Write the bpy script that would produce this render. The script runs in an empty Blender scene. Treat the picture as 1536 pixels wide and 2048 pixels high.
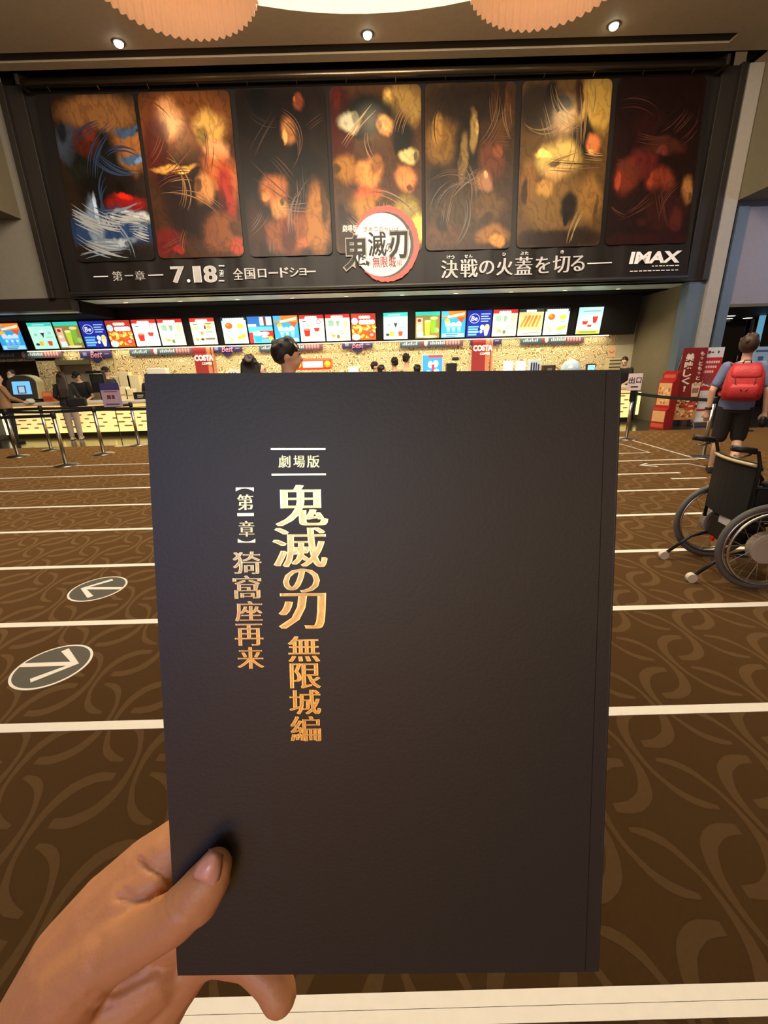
import bpy, math, random
from mathutils import Vector, Matrix
random.seed(11)
S = bpy.context.scene
COL = S.collection
PI = math.pi

# ------------------------------------------------------------------ camera
FPX, CAM_H, PITCH, ROLL = 870.0, 1.52, math.radians(18.7), math.radians(1.6)
_F = Vector((0, math.cos(PITCH), -math.sin(PITCH)))
_U0 = Vector((0, math.sin(PITCH), math.cos(PITCH)))
_X = Vector((1, 0, 0))
_R = _X * math.cos(ROLL) - _U0 * math.sin(ROLL)
_U = _U0 * math.cos(ROLL) + _X * math.sin(ROLL)
_C = Vector((0, 0, CAM_H))
cam_d = bpy.data.cameras.new('camera')
cam_d.sensor_fit = 'VERTICAL'
cam_d.sensor_height = 36.0
cam_d.lens = 36.0 * FPX / 2048.0
cam_d.clip_start = 0.01
cam = bpy.data.objects.new('camera', cam_d)
COL.objects.link(cam)
M = Matrix((_R, _U, -_F)).transposed().to_4x4()
M.translation = _C
cam.matrix_world = M
S.camera = cam

def ray(x, y):
    return _F + _R * ((x - 768) / FPX) - _U * ((y - 1024) / FPX)
def atY(x, y, Y):
    d = ray(x, y); return _C + d * (Y / d.y)
def atZ(x, y, Z=0.0):
    d = ray(x, y); return _C + d * ((Z - CAM_H) / d.z)
def atD(x, y, D):                      # point at depth D along the view axis
    return _C + ray(x, y) * D

def lin(c):
    return tuple(((v / 255) / 12.92 if v / 255 <= 0.04045 else ((v / 255 + 0.055) / 1.055) ** 2.4) for v in c[:3])

# ------------------------------------------------------------------ world, exposure, lights
S.view_settings.view_transform = 'Standard'
S.view_settings.look = 'None'
S.view_settings.exposure = 0.0
S.view_settings.gamma = 1.0
S.view_settings.use_curve_mapping = False
W = bpy.data.worlds.new('world'); S.world = W; W.use_nodes = True
bg = W.node_tree.nodes['Background']
bg.inputs[0].default_value = (*lin((255, 205, 150)), 1)
bg.inputs[1].default_value = 0.085

def light(name, kind, loc, energy, col, target=None, size=None, size_y=None, spot=None, blend=0.5, radius=None):
    d = bpy.data.lights.new(name, kind)
    d.energy = energy; d.color = lin(col) if max(col) > 1 else col
    if kind == 'AREA':
        d.shape = 'RECTANGLE'; d.size = size; d.size_y = size_y or size
    if kind == 'SPOT':
        d.spot_size = math.radians(spot); d.spot_blend = blend
    if radius is not None and kind in ('SPOT', 'POINT'):
        d.shadow_soft_size = radius
    o = bpy.data.objects.new(name, d); COL.objects.link(o); o.location = loc
    if target is not None:
        o.rotation_euler = (Vector(target) - Vector(loc)).to_track_quat('-Z', 'Y').to_euler()
    return o
WARM = (255, 236, 212)
light('lobby_ceiling_light', 'AREA', (0, 4.6, 6.4), 560, WARM, (0, 4.6, 0), 9, 4)
light('banner_fill_light', 'AREA', (0, 3.2, 6.3), 560, (255, 238, 216), (0, 10.1, 4.3), 9, 1.2)  # added fill aimed at the banner, no fixture behind it
light('rear_lobby_light', 'AREA', (0.8, -4.6, 2.2), 56, (255, 206, 150), (0, 0.2, 1.4), 4, 1.8)
light('rear_low_light', 'AREA', (-0.9, -4.5, 0.55), 32, (255, 170, 60), (0, 0.2, 1.3), 2.2, 1.1)
light('rear_white_light', 'AREA', (-1.1, -4.4, 2.7), 66, (214, 236, 255), (0, 0.2, 1.5), 1.6, 0.9)
light('rear_sign_light', 'AREA', (-3.0, -4.2, 1.9), 40, (130, 140, 255), (0, 0.2, 1.5), 2.0, 1.6)
light('counter_light', 'AREA', (-1.6, 12.18, 2.08), 60, (255, 236, 196), (-1.6, 12.26, 0), 15.2, 0.14)
light('right_passage_light', 'AREA', (10.0, 8.2, 4.2), 75, (205, 215, 255), (8.2, 10.4, 2.4), 2.0, 2.0)
SPOT_PX = [(237, 85), (735, 68), (1228, 50)]

# ------------------------------------------------------------------ materials
_MATS = {}
def mat(name, rgb, rough=0.6, metal=0.0, emit=0.0, var=0.10, scale=14.0, bump=0.0, sheen=0.0, coat=0.0, spec=0.5, sss=0.0, trans=0.0):
    if name in _MATS: return _MATS[name]
    m = bpy.data.materials.new(name); m.use_nodes = True
    nt = m.node_tree; b = nt.nodes['Principled BSDF']
    c = lin(rgb)
    tc = nt.nodes.new('ShaderNodeTexCoord')
    nz = nt.nodes.new('ShaderNodeTexNoise'); nz.inputs['Scale'].default_value = scale; nz.inputs['Detail'].default_value = 3
    nt.links.new(tc.outputs['Object'], nz.inputs['Vector'])
    mx = nt.nodes.new('ShaderNodeMix'); mx.data_type = 'RGBA'
    mx.inputs[6].default_value = (*[v * (1 - var) for v in c], 1); mx.inputs[7].default_value = (*[min(1, v * (1 + var)) for v in c], 1)
    nt.links.new(nz.outputs['Fac'], mx.inputs[0])
    nt.links.new(mx.outputs[2], b.inputs['Base Color'])
    b.inputs['Roughness'].default_value = rough; b.inputs['Metallic'].default_value = metal
    b.inputs['Specular IOR Level'].default_value = spec
    b.inputs['Sheen Weight'].default_value = sheen
    if sheen: b.inputs['Sheen Tint'].default_value = (*[min(1, v * k_) for v, k_ in zip(c, (18, 20, 22))], 1); b.inputs['Sheen Roughness'].default_value = 0.45
    b.inputs['Coat Weight'].default_value = coat
    if sss:
        b.inputs['Subsurface Weight'].default_value = sss; b.inputs['Subsurface Radius'].default_value = (0.012, 0.005, 0.003); b.inputs['Subsurface Scale'].default_value = 0.6
    if trans: b.inputs['Transmission Weight'].default_value = trans
    if emit:
        nt.links.new(mx.outputs[2], b.inputs['Emission Color']); b.inputs['Emission Strength'].default_value = emit
    if bump:
        bp = nt.nodes.new('ShaderNodeBump'); bp.inputs['Strength'].default_value = bump; bp.inputs['Distance'].default_value = 0.01
        n2 = nt.nodes.new('ShaderNodeTexNoise'); n2.inputs['Scale'].default_value = scale * 6
        nt.links.new(tc.outputs['Object'], n2.inputs['Vector'])
        nt.links.new(n2.outputs['Fac'], bp.inputs['Height']); nt.links.new(bp.outputs['Normal'], b.inputs['Normal'])
    _MATS[name] = m; m.diffuse_color = (*c, 1)
    return m
def glow(rgb, k=1.0):                   # lit screen / lamp colour
    return mat('lit_%d_%d_%d_%d' % (*rgb, int(k * 100)), rgb, 0.35, emit=k, var=0.04)
def ink(rgb, rough=0.5):                # printed colour
    return mat('print_%d_%d_%d_%d' % (*rgb, int(rough * 100)), rgb, rough, var=0.06)

def contour_mat(name, light_rgb, dark_rgb, scale, freq, width, rough):
    """meandering maze lines like patterned wall panels"""
    m = bpy.data.materials.new(name); m.use_nodes = True; nt = m.node_tree; b = nt.nodes['Principled BSDF']
    tc = nt.nodes.new('ShaderNodeTexCoord'); nz = nt.nodes.new('ShaderNodeTexNoise')
    nz.inputs['Scale'].default_value = scale; nz.inputs['Detail'].default_value = 0.6
    nt.links.new(tc.outputs['Object'], nz.inputs['Vector'])
    mu = nt.nodes.new('ShaderNodeMath'); mu.operation = 'MULTIPLY'; mu.inputs[1].default_value = freq
    nt.links.new(nz.outputs['Fac'], mu.inputs[0])
    si = nt.nodes.new('ShaderNodeMath'); si.operation = 'SINE'; nt.links.new(mu.outputs[0], si.inputs[0])
    mr = nt.nodes.new('ShaderNodeMapRange'); mr.inputs[1].default_value = width - 0.35; mr.inputs[2].default_value = width + 0.35
    nt.links.new(si.outputs[0], mr.inputs[0])
    mx = nt.nodes.new('ShaderNodeMix'); mx.data_type = 'RGBA'
    mx.inputs[6].default_value = (*lin(light_rgb), 1); mx.inputs[7].default_value = (*lin(dark_rgb), 1)
    nt.links.new(mr.outputs[0], mx.inputs[0]); nt.links.new(mx.outputs[2], b.inputs['Base Color'])
    b.inputs['Roughness'].default_value = rough
    return m

# ------------------------------------------------------------------ mesh helper
class MB:
    def __init__(s): s.v = []; s.f = []; s.mi = []; s.cur = 0
    def mi_(s, i): s.cur = i; return s
    def add(s, vs, fs, X=None):
        o = len(s.v)
        s.v += [tuple(X @ Vector(p)) if X is not None else tuple(p) for p in vs]
        for f in fs: s.f.append(tuple(i + o for i in f)); s.mi.append(s.cur)
        return s
    def box(s, c, d, X=None):
        x, y, z = c; a, b, e = d[0] / 2, d[1] / 2, d[2] / 2
        vs = [(x + i * a, y + j * b, z + k * e) for i in (-1, 1) for j in (-1, 1) for k in (-1, 1)]
        return s.add(vs, [(0, 1, 3, 2), (4, 6, 7, 5), (0, 4, 5, 1), (2, 3, 7, 6), (0, 2, 6, 4), (1, 5, 7, 3)], X)
    def b2(s, x0, x1, y0, y1, z0, z1): return s.box(((x0 + x1) / 2, (y0 + y1) / 2, (z0 + z1) / 2), (x1 - x0, y1 - y0, z1 - z0))
    def quad(s, a, b, c, d): return s.add([a, b, c, d], [(0, 1, 2, 3)])
    def rings(s, rs, caps=True, closed=False):
        n = len(rs[0]); vs = [p for r in rs for p in r]; fs = []
        m = len(rs)
        for i in range(m if closed else m - 1):
            j = (i + 1) % m
            for k in range(n):
                l = (k + 1) % n; fs.append((i * n + k, i * n + l, j * n + l, j * n + k))
        if caps and not closed: fs += [tuple(range(n))[::-1], tuple(range((m - 1) * n, m * n))]
        return s.add(vs, fs)
    def tube(s, pts, r, n=10, closed=False, caps=True):
        P = [Vector(p) for p in pts]; m = len(P)
        rr = r if isinstance(r, (list, tuple)) else [r] * m
        rs = []; up = None
        for i in range(m):
            if closed: t = P[(i + 1) % m] - P[i - 1]
            else: t = P[min(i + 1, m - 1)] - P[max(i - 1, 0)]
            t.normalize()
            if up is None: up = t.orthogonal().normalized()
            up = (up - t * up.dot(t)); up = up.normalized() if up.length > 1e-6 else t.orthogonal().normalized()
            w = t.cross(up)
            rs.append([P[i] + (up * math.cos(2 * PI * k / n) + w * math.sin(2 * PI * k / n)) * rr[i] for k in range(n)])
        return s.rings(rs, caps, closed)
    def cyl(s, p0, p1, r0, r1=None, n=16): return s.tube([p0, p1], [r0, r0 if r1 is None else r1], n)
    def lathe(s, c, prof, n=32, caps=True):
        return s.rings([[(c[0] + r * math.cos(2 * PI * k / n), c[1] + r * math.sin(2 * PI * k / n), c[2] + z) for k in range(n)] for r, z in prof], caps)
    def ball(s, c, r, n=14, X=None):
        r = (r, r, r) if not isinstance(r, (tuple, list)) else r; m = n // 2 + 1
        vs = [(c[0], c[1], c[2] - r[2])]
        for i in range(1, m):
            a = -PI / 2 + PI * i / m
            for k in range(n): vs.append((c[0] + r[0] * math.cos(a) * math.cos(2 * PI * k / n), c[1] + r[1] * math.cos(a) * math.sin(2 * PI * k / n), c[2] + r[2] * math.sin(a)))
        vs.append((c[0], c[1], c[2] + r[2])); fs = []
        for k in range(n): fs.append((0, 1 + (k + 1) % n, 1 + k)); fs.append((len(vs) - 1, 1 + (m - 2) * n + k, 1 + (m - 2) * n + (k + 1) % n))
        for i in range(m - 2):
            for k in range(n): l = (k + 1) % n; fs.append((1 + i * n + k, 1 + i * n + l, 1 + (i + 1) * n + l, 1 + (i + 1) * n + k))
        return s.add(vs, fs, X)
    def cap(s, p0, r0, p1, r1, n=12):    # tapered capsule, for bodies grown into one surface
        s.ball(p0, r0, n); s.ball(p1, r1, n)
        if (Vector(p1) - Vector(p0)).length > 1e-5: s.tube([p0, p1], [r0, r1], n)
        return s
    def chain(s, pr):
        for (p0, r0), (p1, r1) in zip(pr, pr[1:]): s.cap(p0, r0, p1, r1)
        return s
    def disc(s, c, rx, ry, z, n=24): return s.add([(c[0] + rx * math.cos(2 * PI * k / n), c[1] + ry * math.sin(2 * PI * k / n), z) for k in range(n)], [tuple(range(n))])
    def rect(s, x0, y0, x1, y1, z): return s.add([(x0, y0, z), (x1, y0, z), (x1, y1, z), (x0, y1, z)], [(0, 1, 2, 3)])
    def ngon(s, pts, z): return s.add([(x, y, z) for x, y in pts], [tuple(range(len(pts)))])
    def stroke(s, pts, w, z):            # flat ribbon along a 2-D polyline, width list
        n = len(pts); L = []; R_ = []
        for i in range(n):
            a = Vector(pts[max(i - 1, 0)]); b = Vector(pts[min(i + 1, n - 1)]); t = (b - a); t = t.normalized() if t.length > 0 else Vector((1, 0))
            h = (w[i] if isinstance(w, (list, tuple)) else w) / 2; p = Vector(pts[i])
            L.append((p.x - t.y * h, p.y + t.x * h, z)); R_.append((p.x + t.y * h, p.y - t.x * h, z))
        return s.add(L + R_, [(i, n + i, n + i + 1, i + 1) for i in range(n - 1)])
    def build(s, name, mats, parent=None, smooth=False, bevel=0.0, remesh=0.0, soft=3, loc=None, solid=0.0):
        me = bpy.data.meshes.new(name); me.from_pydata(s.v, [], s.f); me.validate()
        mats = mats if isinstance(mats, (list, tuple)) else [mats]
        for m in mats: me.materials.append(m)
        if len(mats) > 1:
            for p, i in zip(me.polygons, s.mi): p.material_index = i
        o = bpy.data.objects.new(name, me); COL.objects.link(o)
        if parent is not None: o.parent = parent
        if loc is not None: o.location = loc
        if remesh:
            r = o.modifiers.new('r', 'REMESH'); r.mode = 'VOXEL'; r.voxel_size = remesh; r.use_smooth_shade = True
            if soft:
                k = o.modifiers.new('s', 'SMOOTH'); k.iterations = soft; k.factor = 0.5
            dg = bpy.context.evaluated_depsgraph_get()
            nm = bpy.data.meshes.new_from_object(o.evaluated_get(dg)); o.modifiers.clear(); o.data = nm; nm.name = name
            me = nm; smooth = True
        if smooth:
            for p in me.polygons: p.use_smooth = True
        if bevel:
            b = o.modifiers.new('b', 'BEVEL'); b.width = bevel; b.segments = 2; b.limit_method = 'ANGLE'
        return o

def tag(o, label, cat, group=None, kind=None):
    if label: o['label'] = label
    if cat: o['category'] = cat
    if group: o['group'] = group
    if kind: o['kind'] = kind
    return o
def thing(name, label, cat, loc=(0, 0, 0), rz=0.0, group=None, mtx=None):
    o = bpy.data.objects.new(name, None); COL.objects.link(o); o.empty_display_size = 0.1
    if mtx is not None: o.matrix_world = mtx
    else: o.location = loc; o.rotation_euler = (0, 0, rz)
    return tag(o, label, cat, group)
def struct(name, mb, mats, **k):
    o = mb.build(name, mats, **k); o['kind'] = 'structure'; return o
def copy_tree(o, parent=None):
    c = o.copy(); COL.objects.link(c)
    if parent is not None: c.parent = parent
    for ch in list(o.children): copy_tree(ch, c)
    return c
def upright(loc, rz=0.0, tilt=0.0):      # local x right, y up, z towards the viewer (-Y)
    return Matrix.Translation(loc) @ Matrix.Rotation(rz, 4, 'Z') @ Matrix.Rotation(PI / 2 - tilt, 4, 'X')

# ------------------------------------------------------------------ lettering
_GL = {}
def glyph(ch, off=0.0):
    k = (ch, off)
    if k in _GL: return _GL[k]
    cu = bpy.data.curves.new('g', 'FONT'); cu.body = ch; cu.size = 1; cu.resolution_u = 3; cu.offset = off; cu.fill_mode = 'FRONT'
    o = bpy.data.objects.new('g', cu); COL.objects.link(o)
    dg = bpy.context.evaluated_depsgraph_get(); me = bpy.data.meshes.new_from_object(o.evaluated_get(dg))
    vs = [(v.co.x, v.co.y) for v in me.vertices]; fs = [tuple(p.vertices) for p in me.polygons]
    bpy.data.objects.remove(o); bpy.data.curves.remove(cu); bpy.data.meshes.remove(me)
    xs = [p[0] for p in vs] or [0, 1]; ys = [p[1] for p in vs] or [0, 1]
    _GL[k] = (vs, fs, min(xs), max(xs), min(ys), max(ys)); return _GL[k]
def fit(mb, s, cx, cy, w, h, z, off=0.0, smear=0.0, rot=0.0, shear=0.0):
    """text s fitted to a w x h box about (cx, cy); smear thickens upright strokes only, as in brush lettering"""
    vs, fs, x0, x1, y0, y1 = glyph(s, off)
    n = 1 if smear == 0 else 5
    ww = max(x1 - x0, 1e-3) + 2 * smear
    for i in range(n):
        d = 0 if n == 1 else smear * (2 * i / (n - 1) - 1)
        out = []
        for x, y in vs:
            a = ((x - (x0 + x1) / 2) + d) / ww * w; b = (y - (y0 + y1) / 2) / max(y1 - y0, 1e-3) * h
            a += shear * b
            out.append((cx + a * math.cos(rot) - b * math.sin(rot), cy + a * math.sin(rot) + b * math.cos(rot), z))
        mb.add(out, fs)

# ================================================================== SETTING
m_ceil = mat('ceiling_paint', (172, 158, 132), 0.7)
m_wall = mat('beige_wall', (140, 134, 120), 0.75, bump=0.05)
m_side = mat('olive_wall', (122, 112, 88), 0.75, bump=0.05)
m_dark = mat('dark_frame', (40, 34, 29), 0.55)
m_black = mat('black_panel', (22, 22, 22), 0.45)
m_blue = mat('slate_pillar', (92, 108, 122), 0.55)
m_lilac = mat('lilac_panel', (140, 134, 138), 0.6)
m_sof = mat('glossy_soffit', (206, 232, 250), 0.34, spec=1.0)
m_cream = mat('cream_cove', (238, 232, 206), 0.8)
m_chrome = mat('brushed_steel', (200, 196, 188), 0.28, 1.0)
m_blackpl = mat('black_plastic', (24, 24, 25), 0.45)
m_white = mat('white_paint', (232, 230, 222), 0.5)
m_gold = contour_mat('meander_wall', (236, 220, 176), (150, 122, 72), 5.5, 74, 0.35, 0.55)
m_carpet = mat('carpet_brown', (54, 37, 18), 0.95, var=0.16, scale=60, sheen=1.0, spec=0.05)
m_carpet2 = mat('carpet_motif', (67, 49, 28), 0.95, var=0.16, scale=60, sheen=1.0, spec=0.05)
m_tile = mat('dark_tile', (58, 52, 46), 0.18)

# floor: brown carpet with woven hooks and leaf curves, then a polished tile strip before the counter
fl = MB(); fl.b2(-16, 14, -6, 9.55, -0.1, 0.0)
A = [(1.675, 2.111), (1.62, 2.112), (1.583, 2.098), (1.545, 2.07), (1.522, 2.03), (1.507, 1.985), (1.502, 1.935), (1.504, 1.885), (1.510, 1.839), (1.519, 1.80), (1.535, 1.762), (1.555, 1.722), (1.582, 1.690), (1.62, 1.665), (1.665, 1.652)]
Aw = [0.034, 0.046, 0.050, 0.049, 0.044, 0.036, 0.028, 0.021, 0.018, 0.018, 0.020, 0.026, 0.032, 0.032, 0.016]
def smooth(P, k=3):
    out = []
    for i in range(len(P) - 1):
        p0, p1, p2, p3 = [P[min(max(i + q, 0), len(P) - 1)] for q in (-1, 0, 1, 2)]
        for j in range(k):
            t = j / k
            out.append(tuple(0.5 * (2 * b_ + (c_ - a_) * t + (2 * a_ - 5 * b_ + 4 * c_ - d_) * t * t + (3 * b_ - a_ - 3 * c_ + d_) * t ** 3) for a_, b_, c_, d_ in zip(p0, p1, p2, p3)))
    return out + [P[-1]]
A, Aw = smooth(A, 2), [w_[0] for w_ in smooth([(w_,) for w_ in Aw], 2)]
cx_, cy_ = 1.6135, 2.0205
B = [(2 * cx_ - x, 2 * cy_ - y) for x, y in A]
fl.mi_(1)
for i in range(-24, 40):
    for j in range(-40, 40):
        dx, dy = 0.2525 * i + 0.504 * j, 0.268 * i
        x, y = cx_ + dx, cy_ + dy
        if not (0.25 < y < 9.4) or abs(x) > 1.0 + 0.95 * y or x > 6.3: continue
        for C_ in (A, B): fl.stroke([(px + dx, py + dy) for px, py in C_], Aw, 0.0008)
struct('floor', fl, [m_carpet, m_carpet2])
struct('floor_tile', MB().b2(-16, 14, 9.55, 16, -0.1, 0.0), m_tile)

# ceiling with the big round cream cove, slot diffuser and banner recess
cz, cR, ccx, ccy = 6.6, 5.98, -0.04, 2.75
c = MB(); n = 96
inn = [(ccx + cR * math.cos(2 * PI * k / n), ccy + cR * math.sin(2 * PI * k / n)) for k in range(n)]
def edge(p):
    d = Vector((p[0] - ccx, p[1] - ccy)); t = 1e9
    for lim, q in ((14.0 - ccx, d.x), (-16.0 - ccx, d.x), (9.37 - ccy, d.y), (-6.0 - ccy, d.y)):
        if abs(q) > 1e-6 and lim / q > 0: t = min(t, lim / q)
    return (ccx + d.x * t, ccy + d.y * t)
out = [edge(p) for p in inn]
c.add([(x, y, cz) for x, y in inn] + [(x, y, cz) for x, y in out], [(k, (k + 1) % n, n + (k + 1) % n, n + k) for k in range(n)])
for q in ((14, 9.37), (-16, 9.37), (14, -6), (-16, -6)):
    k = min(range(n), key=lambda i: -(inn[i][0] - ccx) * (1 if q[0] > 0 else -1) * abs(q[0]) - (inn[i][1] - ccy) * (q[1] - ccy))
    best = sorted(range(n), key=lambda i: (out[i][0] - q[0]) ** 2 + (out[i][1] - q[1]) ** 2)[:2]
    c.add([(out[best[0]][0], out[best[0]][1], cz), (out[best[1]][0], out[best[1]][1], cz), (q[0], q[1], cz)], [(0, 1, 2)])
c.b2(-16, 14, 9.61, 9.85, cz, cz + 0.05); c.b2(6.15, 14, 9.37, 9.61, cz, cz + 0.05)
c.b2(6.97, 14, 9.85, 10.3, cz, cz + 0.05); c.b2(-16, -6.93, 9.85, 10.3, cz, cz + 0.05)
struct('ceiling', c, m_ceil)
cv = MB(); cv.rings([[(x, y, cz) for x, y in inn], [(x, y, cz + 0.32) for x, y in inn]], caps=False)
struct('ceiling_cove', cv, m_cream)
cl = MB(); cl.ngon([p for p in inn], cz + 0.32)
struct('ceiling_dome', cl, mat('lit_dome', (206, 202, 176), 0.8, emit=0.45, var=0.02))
sl = MB(); sl.b2(-16, 6.15, 9.36, 9.62, cz + 0.03, cz + 0.1); sl.b2(-6.95, 6.99, 9.84, 10.3, cz + 0.35, cz + 0.4); sl.b2(-6.95, 6.99, 9.82, 9.85, cz, cz + 0.4)
sl.b2(-6.98, -6.93, 9.84, 10.3, cz, cz + 0.4); sl.b2(6.97, 7.02, 9.84, 10.3, cz, cz + 0.4)
struct('trim_1', sl, mat('slot_black', (34, 29, 23), 0.8))

# facade over the counter, frame of the banner, pillars, passage
struct('wall_front', MB().b2(-6.9, 6.75, 10.3, 10.5, 3.02, 7.0), mat('frame_board', (38, 32, 28), 0.5))
fr = MB()
for s in (-1, 1):
    x0 = 6.52 if s > 0 else -6.9
    fr.b2(x0, x0 + 0.4, 10.22, 10.3, 3.02, 6.6)
    fr.b2(x0 + (0.28 if s > 0 else 0), x0 + (0.4 if s > 0 else 0.12), 10.12, 10.22, 3.02, 6.6)
fr.b2(-6.9, 6.92, 10.2, 10.3, 3.02, 3.08)
struct('trim_2', fr, m_dark, bevel=0.01)
struct('wall_left', MB().b2(-16, -6.9, 10.3, 10.5, 3.04, 6.6), m_wall)
struct('trim_3', MB().b2(-16, -6.52, 10.22, 10.5, 2.8, 3.04), m_dark)
so = MB(); so.b2(-6.55, 6.75, 10.3, 11.15, 3.02, 3.08); so.b2(-16, -6.52, 10.5, 10.8, 2.8, 2.86)
struct('soffit_shade', MB().b2(-6.55, 6.75, 11.15, 12.2, 3.0, 3.08).b2(-16, -6.52, 10.8, 12.2, 2.78, 2.86).b2(-6.56, -6.5, 10.5, 12.2, 2.78, 3.08), mat('shade_black', (16, 15, 14), 0.9, spec=0.1))  # rear soffit coloured black, standing in for its falloff into shade
struct('ceiling_soffit', so, m_sof)
for nm, x0, x1, ya, yb, z0, z1 in (('wall_side_left', -16, -7.16, -6, 10.28, 4.5, 6.62), ('wall_side_right', 7.26, 14, -6, 10.28, 4.45, 6.62)):
    struct(nm, MB().b2(x0, x1, ya, yb, z0, z1), m_side)
struct('pillar_slate', MB().b2(6.62, 6.97, 10.24, 10.5, 0, 3.02).b2(6.75, 6.97, 10.24, 10.5, 3.02, 6.6), m_blue)
struct('pillar_beige', MB().b2(6.97, 7.24, 10.16, 10.5, 0, 6.6), mat('pillar_paint', (172, 164, 152), 0.6))
struct('trim_4', MB().b2(7.24, 7.36, 10.3, 10.5, 0, 4.5).b2(7.24, 14, 10.26, 10.5, 4.36, 4.7), m_dark)
struct('pillar_slate', MB().b2(7.36, 7.57, 10.24, 10.5, 0, 4.36), m_blue)
struct('wall_passage_header', MB().b2(7.57, 14, 10.28, 10.5, 2.55, 4.36), m_lilac)
struct('ceiling_passage', MB().b2(7.3, 14, 10.5, 14, 2.52, 2.58).b2(7.57, 14, 10.26, 10.5, 2.5, 2.56), mat('passage_soffit', (96, 86, 62), 0.6))
struct('wall_right', MB().b2(6.76, 6.92, 10.5, 12.5, 0, 3.05), m_side)
struct('wall_back', MB().b2(6.29, 6.76, 12.32, 12.5, 0, 3.05).b2(-9.05, -7.62, 12.8, 12.9, 0, 2.3), mat('beige_recess', (196, 186, 156), 0.7))
gw = MB(); gw.b2(-7.7, 6.29, 12.32, 12.42, 0, 3.05); gw.b2(-9.15, -8.62, 12.32, 12.42, 0, 3.05); gw.b2(-16, -7.7, 12.32, 12.42, 1.86, 3.05)
struct('wall_back_patterned', gw, m_gold)
struct('door_1', MB().b2(-12, -9.15, 12.7, 12.8, 0, 1.9), mat('dark_opening', (52, 46, 36), 0.6))
struct('trim_5', MB().b2(-8.62, -7.7, 12.28, 12.4, 1.74, 1.86), mat('lintel_grey', (92, 90, 70), 0.6))
# menu bulkhead, its face leaning out 10 degrees
tl = math.radians(10); zb, zt = 2.10, 3.02
mb = MB(); x0, x1 = -16, 6.57
dy = (zt - zb) * math.tan(tl)
mb.add([(x0, 12.03, zb), (x1, 12.03, zb), (x1, 12.03 - dy, zt), (x0, 12.03 - dy, zt), (x0, 12.31, zb), (x1, 12.31, zb), (x1, 12.31, zt), (x0, 12.31, zt)],
       [(0, 1, 2, 3), (4, 7, 6, 5), (0, 4, 5, 1), (3, 2, 6, 7), (0, 3, 7, 4), (1, 5, 6, 2)])
struct('menu_bulkhead', mb, m_black)
struct('wall_passage_end', MB().b2(7.0, 14, 13.9, 14.0, 0, 2.55), mat('dark_glass', (20, 22, 28), 0.15))
struct('wall_passage_left', MB().b2(6.92, 7.1, 10.5, 14, 0, 2.55), m_dark)

# ceiling spotlights that wash the banner
for i, (px, py) in enumerate(SPOT_PX):
    p = atZ(px, py, cz)
    o = thing('ceiling_spotlight', 'recessed ceiling spotlight, ' + ['nearest the left pleated shade', 'between the two pleated shades', 'above the right end of the banner'][i], 'spotlight', p, group='ceiling spotlights over the banner')
    r = MB(); r.lathe((0, 0, 0), [(0.075, -0.012), (0.10, -0.012), (0.105, 0.0), (0.075, 0.0)], 28, caps=False); r.build('trim_ring', m_dark, o, smooth=False)
    MB().ball((0, 0, -0.015), (0.07, 0.07, 0.05), 20).build('bulb', glow((255, 246, 222), 14), o, smooth=True)
    light('banner_spot', 'SPOT', p + Vector((0, 0, -0.09)), 60, (255, 222, 168), (p.x + (0.5 if i == 0 else -0.3 if i == 2 else 0), 10.1, 4.4), spot=100, blend=0.8, radius=0.07)
for i, px in enumerate((255, 362, 475, 584, 692, 805, 913, 1025, 1135, 1245)):
    x = atZ(px, 606 - (px - 255) * 0.0313, 3.02).x
    o = thing('soffit_downlight', 'small round downlight set in the glossy soffit below the banner, %s' % ('leftmost of the row' if i == 0 else 'rightmost of the row' if i == 9 else ['', 'second', 'third', 'fourth', 'fifth', 'sixth', 'seventh', 'eighth', 'ninth'][i] + ' from the left'), 'downlight', (x, 11.0, 3.02), group='downlights in the soffit')
    MB().lathe((0, 0, 0), [(0.05, 0.0), (0.07, -0.006), (0.072, 0.0)], 20, caps=False).build('trim_ring', m_chrome, o)
    MB().disc((0, 0), 0.05, 0.05, -0.004, 20).build('lens', glow((255, 240, 200), 1.5), o)
    light('soffit_spot', 'SPOT', (x, 11.0, 3.0), 108, (255, 234, 194), (x, 11.75, 0.9), spot=125, blend=0.8, radius=0.05)
for i, (px, py, y) in enumerate(((1461, 631, 0), (1454, 647, 0), (1494, 642, 0))):
    p = atZ(px, py, 2.52)
    if p.y > 13.7: p = atY(px, py, 13.5); p.z = 2.52
    o = thing('passage_downlight', 'square downlight in the passage ceiling, ' + ['nearest the lilac panel', 'beside the slate pillar', 'farthest, above the dark doors'][i], 'downlight', p, group='downlights in the right passage')
    MB().b2(-0.11, 0.11, -0.08, 0.08, -0.012, 0).build('trim_ring', m_white, o, bevel=0.004)
    MB().b2(-0.09, 0.09, -0.06, 0.06, -0.016, -0.011).build('lens', glow((255, 246, 225), 5), o)
light('passage_light', 'SPOT', (8.9, 13.2, 2.48), 60, (255, 240, 215), (8.9, 13.8, 1.0), spot=60, blend=0.6, radius=0.05)
p = atY(1524, 640, 12.6)
lc = thing('lit_door_edge', 'pale blue lit door edge built as glowing column at far right behind the backpacker', 'light', (p.x, 12.6, 0))  # door edge in bluish light, built as a self-lit tube
MB().cyl((0, 0, 1.1), (0, 0, 2.5), 0.07, n=20).build('tube', glow((110, 176, 206), 0.7), lc, smooth=True); MB().cyl((0, 0, 0), (0, 0, 1.1), 0.075, n=20).build('base', m_chrome, lc, smooth=True)
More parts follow.
